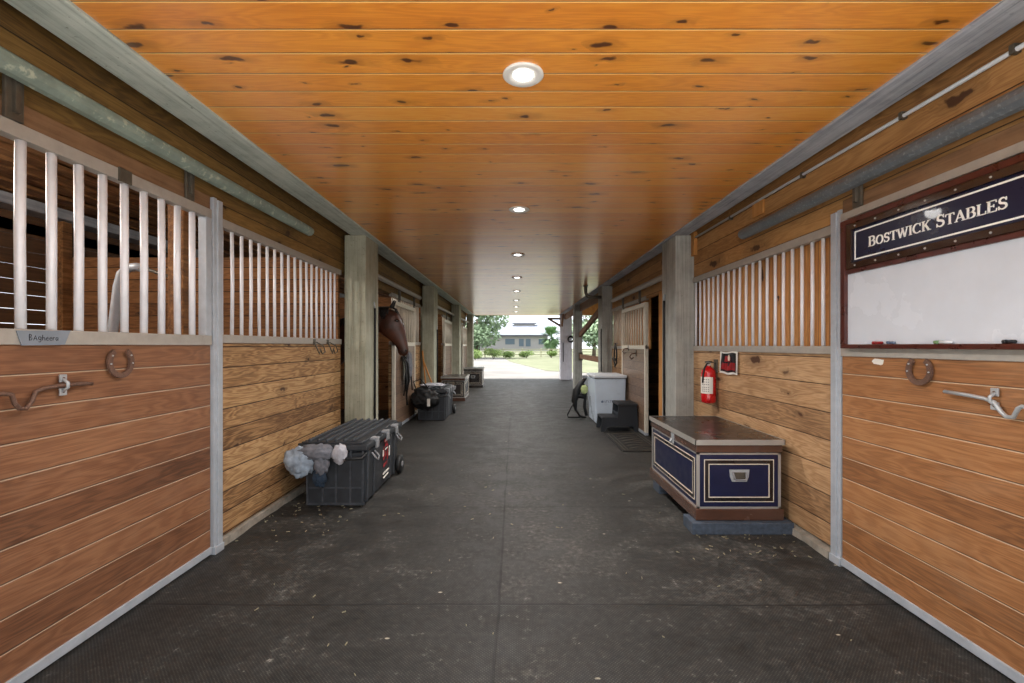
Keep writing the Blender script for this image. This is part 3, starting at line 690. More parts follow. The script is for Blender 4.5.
# cross-tie straps on pillars
def cross_tie(x, y, z0, z1, label, off):
    r = thing('cross_tie', (x, y, z1), label, 'cross tie', 'black cross ties hanging from the pillars')
    MB().tube([(x, y, z0+.1), (x+off*.6, y, z0+.07), (x+off, y, z0+.02)], .009, 8).build('ring', 'zinc', r)
    MB().tube([(x+off, y, z0+.02), (x+off, y+.01, z0-.06), (x+off*1.1, y, (z0+z1)/2), (x+off, y-.006, z1)], .014, 8).build('strap', 'black', r)
cross_tie(1.885, 5.72, 1.95, .35, 'black cross tie hanging on the timber pillar behind the navy-panelled trunk', -.012)
cross_tie(-1.755, 5.66, 1.85, .4, 'black cross tie hanging on the timber pillar beside the horse', .012)
cross_tie(1.86, 9.75, 1.75, .85, 'black cross tie hanging on the timber pillar just behind the white chest', -.012)
cross_tie(-1.755, 10.2, 1.75, .5, 'black cross tie hanging on the second timber pillar past the horse', .012)
cross_tie(2.0, 18.83, 1.5, .75, 'black strap hanging on the white pillar by the lawn', 0)
# curved dark pipe from the second right pillar
r = thing('elbow_pipe', (1.75, 10.0, 2.35), 'dark curved pipe rising to the ceiling beside the pillar behind the white chest', 'pipe')
MB().tube([(1.89, 9.95, 2.47), (1.70, 9.95, 2.47), (1.62, 9.95, 2.475), (1.575, 9.95, 2.50), (1.55, 9.95, 2.56), (1.545, 9.95, 2.64), (1.545, 9.95, 2.72)], .036, 12).build('tube', 'bracket', r)
MB().lathe((1.545, 9.95, 2.70), [(.055, 0), (.055, .02)], 16).build('collar', 'bracket', r)
# conduit along the right wall
r = thing('conduit_pipe', (2.08, 2.7, 2.64), 'thin white conduit running above the grey door track', 'conduit')
MB().tube([(2.085, .3, 2.63), (2.085, 2.4, 2.635), (2.085, 5.3, 2.655)], .011, 8).build('tube', 'white', r)
for y in (1.9, 2.45, 3.3, 4.4): MB().box(2.072, 2.105, y-.012, y+.012, 2.62, 2.66, .003).build('clip', 'bracket', r)
# round coil on white pillar
r = thing('hose_coil', (1.98, 18.75, 1.5), 'dark coiled hose on the edge of the white pillar', 'hose')
MB().loft([[(2.3+(.11+.035*math.cos(b))*math.cos(a), 18.74+.035*math.sin(b)-.02, 1.68+(.11+.035*math.cos(b))*math.sin(a)) for b in [2*PI*j/8 for j in range(8)]] for a in [2*PI*i/20 for i in range(21)]]).build('coil', 'black', r)
MB().box(2.27, 2.33, 18.74, 18.85, 1.74, 1.84).build('holder', 'bracket', r)

# ------------------------------------------------------------------ recessed lights
lights_y = [2.21+2.18*k for k in range(8)]
for i, y in enumerate(lights_y):
    r = thing('recessed_light', (.04, y, 2.70), ['round recessed ceiling light closest to the camera, largest of the row', 'second recessed ceiling light of the row down the middle', 'third recessed ceiling light of the row, counted from the closest', 'fourth recessed ceiling light of the row, counted from the closest',
        'fifth recessed ceiling light of the row, counted from the closest', 'sixth recessed ceiling light, third from the open daylight end', 'seventh recessed ceiling light, second from the open daylight end', 'last recessed ceiling light before the open daylight end'][i], 'ceiling light', 'recessed lights down the ceiling')
    MB().lathe((.04, y, 2.72), [(.098, .0), (.1, -.006), (.092, -.012), (.050, -.005), (.047, 0)], 32).build('trim_ring', 'dim_lens', r)
    MB().lathe((.04, y, 2.72), [(.047, .0), (.047, -.008), (.03, -.010), (.001, -.011)], 28).build('lens', 'lens', r)
    ld = D.lights.new('downlight_glow', 'SPOT'); ld.energy = 110; ld.spot_size = math.radians(165); ld.spot_blend = .9; ld.color = (1, .97, .93); ld.shadow_soft_size = .06
    lo = D.objects.new('downlight_glow', ld); C.objects.link(lo); lo.parent = r; lo.location = (0, 0, -.01)

for i, (xl, y, e_) in enumerate(((-3.9, 2.3, 75), (-2.7, 8.0, 10), (-2.7, 12.4, 10), (-2.7, 16.9, 10))):  # lamps added out of view to brighten the stall interiors
    r = thing('stall_fill_lamp', (xl, y, 2.99), ['added unseen lamp brightening the stall with the bent pipe rack', 'added unseen lamp brightening the stall of the bay horse', 'added unseen lamp brightening the stall after the horse', 'added unseen lamp brightening the stall closest to the lawn'][i], 'lamp', 'added fill lamps inside the stalls')
    MB().lathe((xl, y, 2.90), [(.045, .09), (.05, .06), (.05, .05), (.04, .045)], 16).build('socket', 'bracket', r)
    MB().lathe((xl, y, 2.90), [(.038, .05), (.042, 0), (.035, -.05), (.01, -.07)], 16).build('glass', 'lens', r)
    ld = D.lights.new('stall_fill_light', 'POINT'); ld.energy = e_; ld.color = (1, .93, .84); ld.shadow_soft_size = .05
    lo = D.objects.new('stall_fill_light', ld); C.objects.link(lo); lo.parent = r; lo.location = (0, 0, -.25)

# ------------------------------------------------------------------ rolling tote
def rolling_tote(label, x0, x1, y0, y1, h, sticker=True):
    cx, cy = (x0+x1)/2, (y0+y1)/2
    r = thing('rolling_tote', (cx, cy, 0), label, 'storage trunk')
    hb = h*.84; tx, ty = .035, .03
    body = MB()
    c = lambda x, y, z: (x, y, z)
    b = [c(x0+tx+.02, y0+ty, .01), c(x1-tx, y0+ty, .01), c(x1-tx, y1-ty-.12, .01), c(x0+tx+.02, y1-ty-.12, .01)]
    tt = [c(x0+.05, y0+.03, hb), c(x1-.025, y0+.03, hb), c(x1-.025, y1-.04, hb), c(x0+.05, y1-.04, hb)]
    bm_ = body.hexa(b+tt)
    bmesh.ops.bevel(body.bm, geom=body.bm.edges[:], offset=.025, segments=3, affect='EDGES')
    body.build('body', 'tote', r)
    # ribs on the short face and on the long faces
    m = MB()
    for f in (.0, .28, .52, .78, 1.0):
        xb = (x0+tx+.04)+(x1-x0-2*tx-.06)*f; xt = x0+.07+(x1-x0-.115)*f
        m.hexa([(xb-.008, y0+ty-.008, .02), (xb+.008, y0+ty-.008, .02), (xb+.008, y0+ty+.02, .02), (xb-.008, y0+ty+.02, .02),
                (xt-.008, y0+.02, hb), (xt+.008, y0+.02, hb), (xt+.008, y0+.05, hb), (xt-.008, y0+.05, hb)])
    m.box(x0+.07, x1-.045, y0+ty-.004, y0+ty+.02, hb*.32, hb*.32+.014).box(x0+.06, x1-.04, y0+ty-.004, y0+ty+.02, .015, .035)
    for f in (.04, .22, .74, .9):
        yy = y0+.05+(y1-y0-.2)*f
        m.hexa([(x1-tx-.01, yy-.014, .03), (x1-tx+.008, yy-.014, .03), (x1-tx+.008, yy+.014, .03), (x1-tx-.01, yy+.014, .03),
                (x1-.04, yy-.014, hb), (x1-.014, yy-.014, hb), (x1-.014, yy+.014, hb), (x1-.04, yy+.014, hb)])
    m.build('ribs', 'tote_rib', r)
    # lid
    m = MB().box(x0, x1, y0, y1, hb-.005, hb+.05, .012)
    for k in range(18):
        yy = y0+.03+(y1-y0-.06)*k/17
        m.box(x0-.004, x0+.05, yy-.012, yy+.012, hb+.04, hb+.058, .003)
    m.box(x0+.03, x1-.05, y0+.02, y1-.02, hb+.045, h-.022, .012)
    lid = m.build('lid', 'tote', r)
    m = MB()
    for f in (.06, .22, .38, .54, .70, .86):
        xx = x0+.05+(x1-x0-.13)*f
        m.box(xx, xx+.022, y0+.03, y1-.03, h-.024, h-.002, .005)
    m.build('lid_ridges', 'tote_rib', lid)
    for f in (.22, .5, .78):
        yy = y0+(y1-y0)*f
        q = MB().box(x1-.05, x1+.012, yy-.05, yy+.05, hb+.03, hb+.066, .008).box(x1-.004, x1+.016, yy-.035, yy+.035, hb-.03, hb+.04, .006).build('catch', 'tote_grey', r)
    for f in (.16, .84):
        yy = y0+(y1-y0)*f
        MB().tube([(x1-.01, yy-.04, hb-.05), (x1+.03, yy-.045, hb-.10), (x1+.035, yy, hb-.125), (x1+.03, yy+.045, hb-.10), (x1-.01, yy+.04, hb-.05)], .008, 8).build('side_ring', 'tote_grey', r)
    # front pull handle
    MB().tube([(x0+.02, y0+.01, hb-.02), (x0+.05, y0-.05, hb-.06), (x1-.12, y0-.05, hb-.06), (x1-.03, y0-.045, hb-.055), (x1-.015, y0+.01, hb-.02)], .012, 8).build('pull_handle', 'black', r)
    for xx in (x0+.0, x1-.03):
        w = MB().lathe((xx, y1-.13, .10), [(.03, 0), (.085, .004), (.1, .012), (.1, .052), (.085, .06), (.03, .062)], 24, 'X').build('wheel', 'black', r)
        MB().lathe((xx-.002, y1-.13, .10), [(.03, 0), (.034, .068), (.01, .07)], 16, 'X').build('hub', 'tote_grey', w)
    MB().box(x0+.03, x1-.03, y1-.14, y1-.12, .09, .11).build('axle', 'tote_grey', r)
    if sticker:
        yc = y0+(y1-y0)*.50
        U = Vector((0, 1, 0)); o0 = Vector((x1-.0185, yc-.12, .18)); V = Vector((.006, 0, 1))
        m = MB()
        for (u, v, w, hh) in ((.07, .27, .10, .035), (.04, .10, .03, .13), (.17, .08, .03, .15), (.05, .03, .12, .04), (.10, .22, .07, .07), (.09, .12, .05, .05)):
            m.poly([o0+U*u+V*v, o0+U*(u+w)+V*(v+.01), o0+U*(u+w-.01)+V*(v+hh), o0+U*(u+.015)+V*(v+hh-.01)], (.006, 0, 0))
        st = m.build('sticker', 'red_flat', r)
        lab(st, 'worn red and white sticker')
        m = MB()
        for (u, v, w, hh) in ((.09, .27, .04, .03), (.02, .14, .02, .06), (.235, .1, .02, .1), (.03, -.04, .2, .02), (.05, -.08, .16, .02), (.1, .19, .09, .012)):
            m.poly([o0+U*u+V*v, o0+U*(u+w)+V*(v+.008), o0+U*(u+w-.006)+V*(v+hh), o0+U*(u+.008)+V*(v+hh-.006)], (.008, 0, 0))
        m.build('sticker_print', 'paper', st)
    return r
rolling_tote('large black rolling tote with cloths draped over its end, below the knotty pine stall front', -1.88, -1.275, 3.93, 5.15, .59)
rolling_tote('black rolling tote with a black bag and hanging gear, beyond the horse', -1.88, -1.27, 8.5, 9.6, .62, sticker=False)

def lump(name, mat, c, r, seed, amp=.25, fr=2.2, parent=None, label=None, cat='cloth', lev=4, sag=0.0, group=None):
    bm = bmesh.new(); bmesh.ops.create_icosphere(bm, subdivisions=lev, radius=1)
    sd = Vector((seed*3.1, seed*1.7, seed*5.3))
    for v in bm.verts:
        p = v.co.copy()
        d = noise.fractal(p*fr+sd, .8, 2.1, 4)*amp + .45*amp*math.sin(p.x*9+noise.noise(p*2+sd)*6)
        p = p*(1+d)
        v.co = Vector((p.x*r[0]+c[0], p.y*r[1]+c[1], p.z*r[2]+c[2] - sag*p.x*p.x))
    for f in bm.faces: f.smooth = True
    mb = MB(); mb.bm.free(); mb.bm = bm
    if parent: return mb.build(name, mat, parent)
    o = mb.build(name, mat, loc=(c[0], c[1], c[2]-r[2]))
    return tag(o, label, cat, group)
lump('leg_wrap_bundle', 'denim', (-1.84, 3.90, .41), (.125, .06, .125), 3, .22, 2.6, label='bunched pale blue cloth hanging at the wall-side corner of the tote', cat='cloth')
r = thing('fleece_blanket', (-1.66, 3.88, .22), 'grey fleece cloth with a dark tail, draped over the tote handle', 'cloth')
lump('fold', 'fleece', (-1.70, 3.895, .49), (.15, .055, .075), 5, .2, 2.2, parent=r)
lump('lower_fold', 'fleece', (-1.66, 3.89, .40), (.07, .035, .10), 8, .2, 2.0, parent=r)
lab(lump('tail', 'teal', (-1.675, 3.90, .28), (.06, .025, .085), 9, .2, 2.4, parent=r), 'dark teal hanging end')
lump('rolled_wrap', 'palewrap', (-1.50, 3.895, .475), (.06, .05, .085), 12, .16, 2.0, label='small pale grey rolled wrap hanging over the tote handle', cat='cloth')

# second tote's companions
r = thing('duffel_bag', (-1.90, 8.4, .1), 'limp black bag slumped against the tote beyond the horse', 'bag')
lump('body', 'black', (-1.66, 8.37, .43), (.24, .08, .19), 21, .25, 2.4, parent=r)
MB().tube([(-1.80, 8.36, .55), (-1.85, 8.30, .75), (-1.72, 8.28, .80), (-1.58, 8.32, .62)], .012, 6).build('strap', 'black', r)
MB().box(-1.60, -1.545, 8.275, 8.28, .30, .44, .001).build('hang_tag', 'paper', r)
lump('draped_towel', 'palewrap', (-1.62, 8.95, .635), (.22, .3, .03), 25, .3, 3.0, label='crumpled pale cloth lying on the lid of the tote beyond the horse', cat='cloth')
# tack hanging on the open door: halter, lead ropes, pale pad
r = thing('lead_rope_bunch', (-1.93, 8.0, .3), 'dark lead ropes and straps hanging down the slid-open door below the horse', 'tack')
for k in range(7):
    y = 7.88+k*.055; x = -1.95+random.uniform(0, .10); z1 = random.uniform(.25, .7)
    MB().tube([(-1.965, 7.9+k*.03, 1.22), (x, y, 1.1), (x+.03*random.uniform(-1, 1), y+.02, .8), (x+.04*random.uniform(-1, 1), y-.02, z1)], .012 if k % 2 else .018, 6).build('rope', 'black', r)
MB().tube([(-1.97, 7.95, 1.25), (-1.90, 7.95, 1.25), (-1.90, 7.95, 1.20)], .008, 6).build('hook', 'bracket', r)
r2 = lump('saddle_pad', 'fleece', (-1.89, 8.12, 1.04), (.05, .13, .26), 31, .15, 2, label='limp grey pad hanging from the slid-open door between the ropes and the tote', cat='saddle pad')
# leaning tools
for (x0, y0, x1, y1, z1, lb, hd) in ((-1.86, 9.70, -1.98, 9.74, 1.30, 'varnished wooden fork handle leaning beside the second timber pillar, the more upright of two', False), (-1.60, 9.76, -1.96, 9.70, 1.10, 'varnished wooden broom leaning low behind the black bag and tote', True)):
    r = thing('stable_broom' if hd else 'stable_fork', (x0, y0, 0), lb, 'broom' if hd else 'fork')
    MB().tube([(x0, y0, .12), (x1, y1, z1)], .016, 8).build('handle', 'yellow_wood', r)
    if hd: MB().box(x0-.15, x0+.12, y0-.03, y0+.03, .1, .15, .005).build('head', 'yellow_wood', r); MB().box(x0-.14, x0+.11, y0-.028, y0+.028, .0, .1).build('bristles', 'straw', r)
    else:
        MB().tube([(x0, y0, .15), (x0, y0, .1)], .018, 8).build('socket', 'bracket', r)
        for k in range(4): MB().tube([(x0-.06+k*.04, y0, .12), (x0-.07+k*.045, y0-.01, .0)], .006, 6).build('tine', 'bracket', r)

# ------------------------------------------------------------------ tack trunks
def tack_trunk(label, x0, x1, y0, y1, zb, h, face=1, trim='alu', panel='navy', wood='brown_lac', blocks=True, handle_side=-1):
    """long side faces the aisle (face=-1 towards -X, +1 towards +X); short side faces -Y"""
    cx, cy = (x0+x1)/2, (y0+y1)/2
    r = thing('tack_trunk', (cx, cy, 0), label, 'trunk')
    H = zb+h
    MB().box(x0-.018, x1+.018, y0-.018, y1+.018, zb, zb+.085, .005).build('plinth', wood, r)
    z0, z1 = zb+.085, H-.10
    MB().box(x0, x1, y0, y1, z0, z1, .003).build('body', panel, r)
    m = MB(); w = .014; e = .003
    for xx in (x0, x1):
        for yy in (y0, y1):
            sx = 1 if xx == x1 else -1; sy = 1 if yy == y1 else -1
            m.box(xx+sx*e, xx-sx*w*1.2, yy+sy*e, yy-sy*w*1.2, z0, z1)
    for zz in ((z0, z0+w), (z1-w, z1)):
        m.box(x0-e, x1+e, y0-e, y0+w, *zz).box(x0-e, x1+e, y1+e, y1-w, *zz).box(x0-e, x0+w, y0-e, y1+e, *zz).box(x1+e, x1-w, y0-e, y1+e, *zz)
    m.build('edge_banding', trim, r)
    def inset(d, w, mat, name):
        m = MB()
        # short side
        for yy, s in ((y0, -1),):
            m.box(x0+d, x1-d, yy, yy+s*.004, z0+d, z0+d+w).box(x0+d, x1-d, yy, yy+s*.004, z1-d-w, z1-d)
            m.box(x0+d, x0+d+w, yy, yy+s*.004, z0+d+w, z1-d-w).box(x1-d-w, x1-d, yy, yy+s*.004, z0+d+w, z1-d-w)
        for xx, s in ((x0, -1), (x1, 1)):
            m.box(xx, xx+s*.004, y0+d, y1-d, z0+d, z0+d+w).box(xx, xx+s*.004, y0+d, y1-d, z1-d-w, z1-d)
            m.box(xx, xx+s*.004, y0+d, y0+d+w, z0+d+w, z1-d-w).box(xx, xx+s*.004, y1-d-w, y1-d, z0+d+w, z1-d-w)
        m.build(name, mat, r)
    inset(.050, .005, 'cream', 'outer_pinstripe')
    inset(.056, .026, 'lid_lac', 'moulding')
    inset(.083, .006, 'cream', 'inner_pinstripe')
    lid = MB().box(x0-.008, x1+.008, y0-.008, y1+.008, z1, H-.04, .003).box(x0-.022, x1+.022, y0-.022, y1+.022, H-.04, H, .004).build('lid', 'lid_lac', r)
    lab(MB().box(x0-.010, x1+.010, y0-.010, y1+.010, z1+.004, H-.042, .003).build('lid_skirt', wood, r), 'brown lacquered lid side')
    m = MB(); g = .024
    m.box(x0-g, x1+g, y0-g, y0-g+.006, H-.038, H+.002).box(x0-g, x1+g, y1+g, y1+g-.006, H-.038, H+.002).box(x0-g, x0-g+.006, y0-g, y1+g, H-.038, H+.002).box(x1+g, x1+g-.006, y0-g, y1+g, H-.038, H+.002)
    m.build('lid_banding', trim, lid)
    # end handle in a zinc plate
    zc = (z0+z1)/2+.045; a = (x0+x1)/2+.0
    hp = MB().poly([(a-.075, y0-.004, zc+.04), (a-.07, y0-.004, zc-.015), (a-.055, y0-.004, zc-.05), (a+.055, y0-.004, zc-.05), (a+.07, y0-.004, zc-.015), (a+.075, y0-.004, zc+.04)], (0, -.006, 0)).build('handle_plate', 'zinc', r)
    MB().tube([(a-.05, y0-.012, zc+.02), (a-.045, y0-.03, zc-.02), (a-.035, y0-.03, zc-.032), (a+.035, y0-.03, zc-.032), (a+.045, y0-.03, zc-.02), (a+.05, y0-.012, zc+.02)], .007, 8).build('handle', 'tote_grey', hp)
    MB().box(a-.045, a+.045, y0-.0105, y0-.0095, zc-.035, zc+.02).build('handle_recess', 'bracket', hp)
    # hasp on the aisle side
    xf = x0 if face < 0 else x1; s = face; yc = (y0+y1)/2-.06
    hs = MB().box(xf+s*.008, xf+s*.018, yc-.03, yc+.03, z1-.035, H-.045, .003).build('hasp', 'zinc', r)
    MB().tube([(xf+s*.02, yc-.012, z1+.01), (xf+s*.035, yc-.012, z1-.02), (xf+s*.035, yc+.012, z1-.02), (xf+s*.02, yc+.012, z1+.01)], .004, 6).build('staple', 'zinc', hs)
    return r
tack_trunk('large brown tack trunk with navy panels and a dark lid, below the red extinguisher', 1.375, 2.0, 3.43, 4.56, .09, .605, face=-1)
for y0, y1, x0, lb in ((3.37, 3.56, 1.315, 'blue-grey slab under the camera-facing end of the navy-panelled trunk'), (4.3, 4.48, 1.36, 'blue-grey slab under the far end of the navy-panelled trunk')):
    m = MB().box(x0, 2.07, y0, y1, 0, .088, .006)
    tag(m.build('support_block', 'block', loc=(1.7, (y0+y1)/2, 0)), lb, 'block', 'slabs carrying the navy-panelled trunk')
tack_trunk('brown wooden tack trunk with pale trim standing just past the second black tote', -1.86, -1.28, 11.55, 12.6, 0, .62, face=1, panel='lid_lac')
tack_trunk('small dark trunk with pale corners near the open daylight end', -1.72, -1.10, 15.3, 16.1, 0, .66, face=1, panel='lid_lac', wood='lid_lac')

# ------------------------------------------------------------------ extinguisher and notice
ex = thing('fire_extinguisher', (2.015, 4.74, .81), 'red fire extinguisher with a white label hanging on the stall front', 'fire extinguisher')
e = (2.015, 4.74, .81)
MB().lathe(e, [(.06, 0), (.072, .012), (.073, .05), (.073, .30), (.068, .335), (.045, .36), (.026, .372), (.022, .39)], 28).build('cylinder', 'red', ex)
m = MB()
rings = []
for z in (.10, .27):
    rings.append([(e[0]+.0745*math.cos(a), e[1]+.0745*math.sin(a), e[2]+z) for a in [math.radians(165+13*k) for k in range(10)]])
R = [[m.bm.verts.new(q) for q in rr] for rr in rings]
for k in range(9): m.bm.faces.new((R[0][k], R[0][k+1], R[1][k+1], R[1][k]))
lb_ = m.build('paper_label', 'paper', ex)
m = MB()
for z in (.12, .14, .16, .19, .215, .24):
    pts = [Vector((e[0]+.0755*math.cos(a), e[1]+.0755*math.sin(a), e[2]+z)) for a in [math.radians(195+8*k) for k in range(8)]]
    for p, q in zip(pts[::2], pts[1::2]): m.poly([p, q, q+Vector((0, 0, .007)), p+Vector((0, 0, .007))], ((p.x-e[0])*.008, (p.y-e[1])*.008, 0))
m.build('label_print', 'ink', lb_)
MB().lathe((e[0], e[1], e[2]+.385), [(.024, 0), (.024, .03), (.014, .035), (.014, .05)], 16).build('valve', 'alu', ex)
MB().hexa([(2.0, 4.68, 1.235), (2.03, 4.68, 1.235), (2.03, 4.80, 1.225), (2.0, 4.80, 1.225), (2.0, 4.68, 1.245), (2.03, 4.68, 1.245), (2.03, 4.80, 1.237), (2.0, 4.80, 1.237)]).build('lever', 'black', ex)
MB().tube([(2.015, 4.72, 1.215), (1.985, 4.70, 1.22), (1.955, 4.70, 1.17), (1.945, 4.705, 1.10), (1.942, 4.71, 1.02)], .009, 8).build('hose', 'black', ex)
MB().lathe((2.015, 4.715, 1.21), [(.0, 0), (.018, .001), (.018, .01)], 12, 'Y').build('gauge', 'paper', ex)
MB().box(2.085, 2.098, 4.70, 4.78, 1.12, 1.26, .002).box(2.03, 2.09, 4.715, 4.765, 1.225, 1.235, .002).build('wall_bracket', 'bracket', ex)

nt = thing('fire_notice', (2.094, 4.43, 1.12), 'small white-edged black and red notice above the trunk, beside the extinguisher', 'notice')
def wavy(x, ya, yb, za, zb):
    m = MB(); n = 8
    A = [m.bm.verts.new((x-.004-.006*math.sin(k*1.3), ya+(yb-ya)*k/n, zb+.006*math.sin(k*.9))) for k in range(n+1)]
    B = [m.bm.verts.new((x-.004-.004*math.sin(k*1.7+1), ya+(yb-ya)*k/n, za+.006*math.sin(k*1.1))) for k in range(n+1)]
    for k in range(n): m.bm.faces.new((A[k], A[k+1], B[k+1], B[k]))
    return m
wavy(2.084, 4.25, 4.62, 1.125, 1.345).build('sheet', 'paper', nt)
wavy(2.081, 4.275, 4.595, 1.145, 1.33).build('black_field', 'ink', nt)
wavy(2.0785, 4.285, 4.585, 1.165, 1.235).build('red_band', 'red_flat', nt)
m = MB(); m.poly([(2.0755, 4.52, 1.245), (2.0755, 4.40, 1.245), (2.0755, 4.38, 1.29), (2.0755, 4.42, 1.31), (2.0755, 4.47, 1.30), (2.0755, 4.53, 1.315), (2.0755, 4.545, 1.28)], (.001, 0, 0)).build('red_flame_mark', 'red_flat', nt)
MB().poly([(2.0735, 4.43, 1.255), (2.0735, 4.395, 1.26), (2.0735, 4.39, 1.29), (2.0735, 4.41, 1.32), (2.0735, 4.435, 1.29)], (.001, 0, 0)).build('pale_flame_mark', 'cream', nt)

# ------------------------------------------------------------------ chest, step stool, doormat, hand truck
ch = thing('feed_chest', (1.70, 8.55, 0), 'white chest with a flat lid standing beside the step stool', 'chest')
b = [(1.455, 8.17, .0), (1.97, 8.17, .0), (1.97, 8.95, .0), (1.455, 8.95, .0)]; tt = [(1.43, 8.15, .82), (1.99, 8.15, .82), (1.99, 8.97, .82), (1.43, 8.97, .82)]
m = MB().hexa(b+tt); bmesh.ops.bevel(m.bm, geom=m.bm.edges[:], offset=.018, segments=3, affect='EDGES'); m.build('body', 'freezer', ch)
MB().box(1.415, 2.005, 8.13, 8.99, .825, .875, .014).build('lid', 'white', ch)
MB().box(1.43, 1.99, 8.148, 8.2, .812, .828, .002).build('lid_seal', 'tote_grey', ch)
MB().box(1.50, 1.94, 8.158, 8.172, .03, .055, .003).build('kick_strip', 'tote_grey', ch)
m = MB()
m.lathe((1.565, 8.157, .40), [(.022, 0), (.022, -.003)], 14, 'Y')
for k, (w, h_) in enumerate(((.02, .035), (.022, .045), (.016, .03), (.024, .04), (.02, .035), (.018, .04))):
    xx = 1.61+k*.032; m.box(xx, xx+.006, 8.154, 8.162, .385, .385+h_); m.box(xx, xx+w, 8.154, 8.162, .385+h_*(.9 if k % 2 else .0), .39+h_*(.9 if k % 2 else .0))
m.build('blurred_print', 'bluetext', ch)
# step stool: two treads on plastic side walls, front towards the aisle
st = thing('step_stool', (1.75, 7.6, 0), 'dark plastic two-step mounting stool in front of the white chest', 'step stool')
MB().box(1.42, 1.70, 7.42, 7.86, .20, .235, .01).build('step', 'stool', st)
MB().box(1.68, 2.0, 7.40, 7.88, .42, .46, .01).build('step', 'stool', st)
for y in (7.42, 7.83):
    MB().poly([(1.40, y, 0), (1.46, y, 0), (1.50, y, .07), (1.60, y, .09), (1.92, y, .09), (1.96, y, 0), (2.02, y, 0), (1.985, y, .43), (1.69, y, .43), (1.675, y, .21), (1.425, y, .21)], (0, .03, 0)).build('side_wall', 'stool', st)
MB().box(1.685, 1.70, 7.44, 7.86, .235, .30, .003).build('riser', 'stool', st)
MB().box(1.70, 1.98, 7.44, 7.85, .459, .464, .001).build('tread_pad', 'black', st)
MB().box(1.44, 1.68, 7.45, 7.84, .234, .239, .001).build('tread_pad', 'black', st)
# doormat
dm = thing('doormat', (1.7, 6.6, 0), 'dark patterned doormat lying in front of the stall doorway', 'doormat')
MB().box(1.42, 2.0, 6.0, 7.25, 0.001, .014, .004).build('mat', 'black', dm)
m = MB()
for d, w in ((.04, .012), (.09, .008)):
    m.box(1.42+d, 2.0-d, 6.0+d, 6.0+d+w, .013, .018).box(1.42+d, 2.0-d, 7.25-d-w, 7.25-d, .013, .018).box(1.42+d, 1.42+d+w, 6.0+d, 7.25-d, .013, .018).box(2.0-d-w, 2.0-d, 6.0+d, 7.25-d, .013, .018)
for k in range(6): m.tube([(1.55, 6.15+k*.16, .016), (1.7, 6.25+k*.16, .016), (1.86, 6.15+k*.16, .016)], .006, 6)
m.build('woven_border', 'bracket', dm)
# folded black cart behind the chest
fc = thing('folding_cart', (1.25, 8.95, 0), 'black folding frame with a pale green cloth leaning on the white chest', 'cart')
Y = 8.85
MB().tube([(1.395, Y, .79), (1.30, Y, .70), (1.20, Y, .53), (1.155, Y, .33), (1.18, Y, .16), (1.26, Y, .04), (1.36, Y, .015)], [.02, .05, .075, .06, .025, .02, .018], 10).build('hood', 'black', fc)
MB().tube([(1.15, Y-.03, .33), (1.02, Y-.03, .07), (1.03, Y-.03, .02), (1.38, Y-.03, .02)], .013, 8).build('stand', 'black', fc)
MB().tube([(1.33, Y, .66), (1.37, Y, .45), (1.35, Y, .22), (1.39, Y, .05)], .03, 8).build('strut', 'black', fc)
MB().tube([(1.22, Y, .44), (1.36, Y, .42)], .05, 8).build('crossbar', 'black', fc)
lump('cloth', 'green_cloth', (1.34, Y-.05, .56), (.07, .03, .085), 44, .15, 2, parent=fc)
MB().box(1.31, 1.41, Y-.04, Y+.04, .77, .83, .01).build('grip', 'tote_grey', fc)
# hanging dark tack on stall front right, bay 2
r = thing('halter', (2.03, 9.25, .95), 'dark leather halter hanging on the boards above the white chest', 'halter')
for pts in ([(2.03, 9.2, 1.45), (2.03, 9.1, 1.3), (2.03, 9.12, 1.05), (2.03, 9.25, .98), (2.03, 9.33, 1.1), (2.03, 9.3, 1.3), (2.03, 9.2, 1.45)], [(2.02, 9.12, 1.15), (2.02, 9.22, 1.1), (2.02, 9.32, 1.17)]):
    MB().tube(pts, .016, 6).build('strap', 'black', r)
MB().tube([(2.09, 9.2, 1.46), (2.03, 9.2, 1.44)], .008, 6).build('hook', 'zinc', r)

def litter(spots, name, mat, label, cat, n):
    m = MB()
    for _ in range(n):
        x0, x1, y0, y1 = random.choice(spots)
        x, y = random.uniform(x0, x1), random.uniform(y0, y1); a = random.uniform(0, PI); L = random.uniform(.004, .013); w = random.uniform(.0008, .002)
        c, q = math.cos(a), math.sin(a)
        m.hexa([(x-c*L+q*w, y-q*L-c*w, .002), (x+c*L+q*w, y+q*L-c*w, .002), (x+c*L-q*w, y+q*L+c*w, .002), (x-c*L-q*w, y-q*L+c*w, .002),
                (x-c*L+q*w, y-q*L-c*w, .006), (x+c*L+q*w, y+q*L-c*w, .008), (x+c*L-q*w, y+q*L+c*w, .008), (x-c*L-q*w, y-q*L+c*w, .006)])
    tag(m.build(name, mat), label, cat, kind='stuff')
litter([(-2.02, -1.85, 3.6, 5.3), (-2.0, -1.3, 3.2, 4.0), (-1.2, 1.3, 1.9, 5.5), (1.3, 2.0, 3.0, 3.4), (-1.9, 1.9, 1.5, 4.0)], 'straw_litter', 'dry_straw', 'scattered straw bits lying on the dark rubber floor', 'straw', 150)

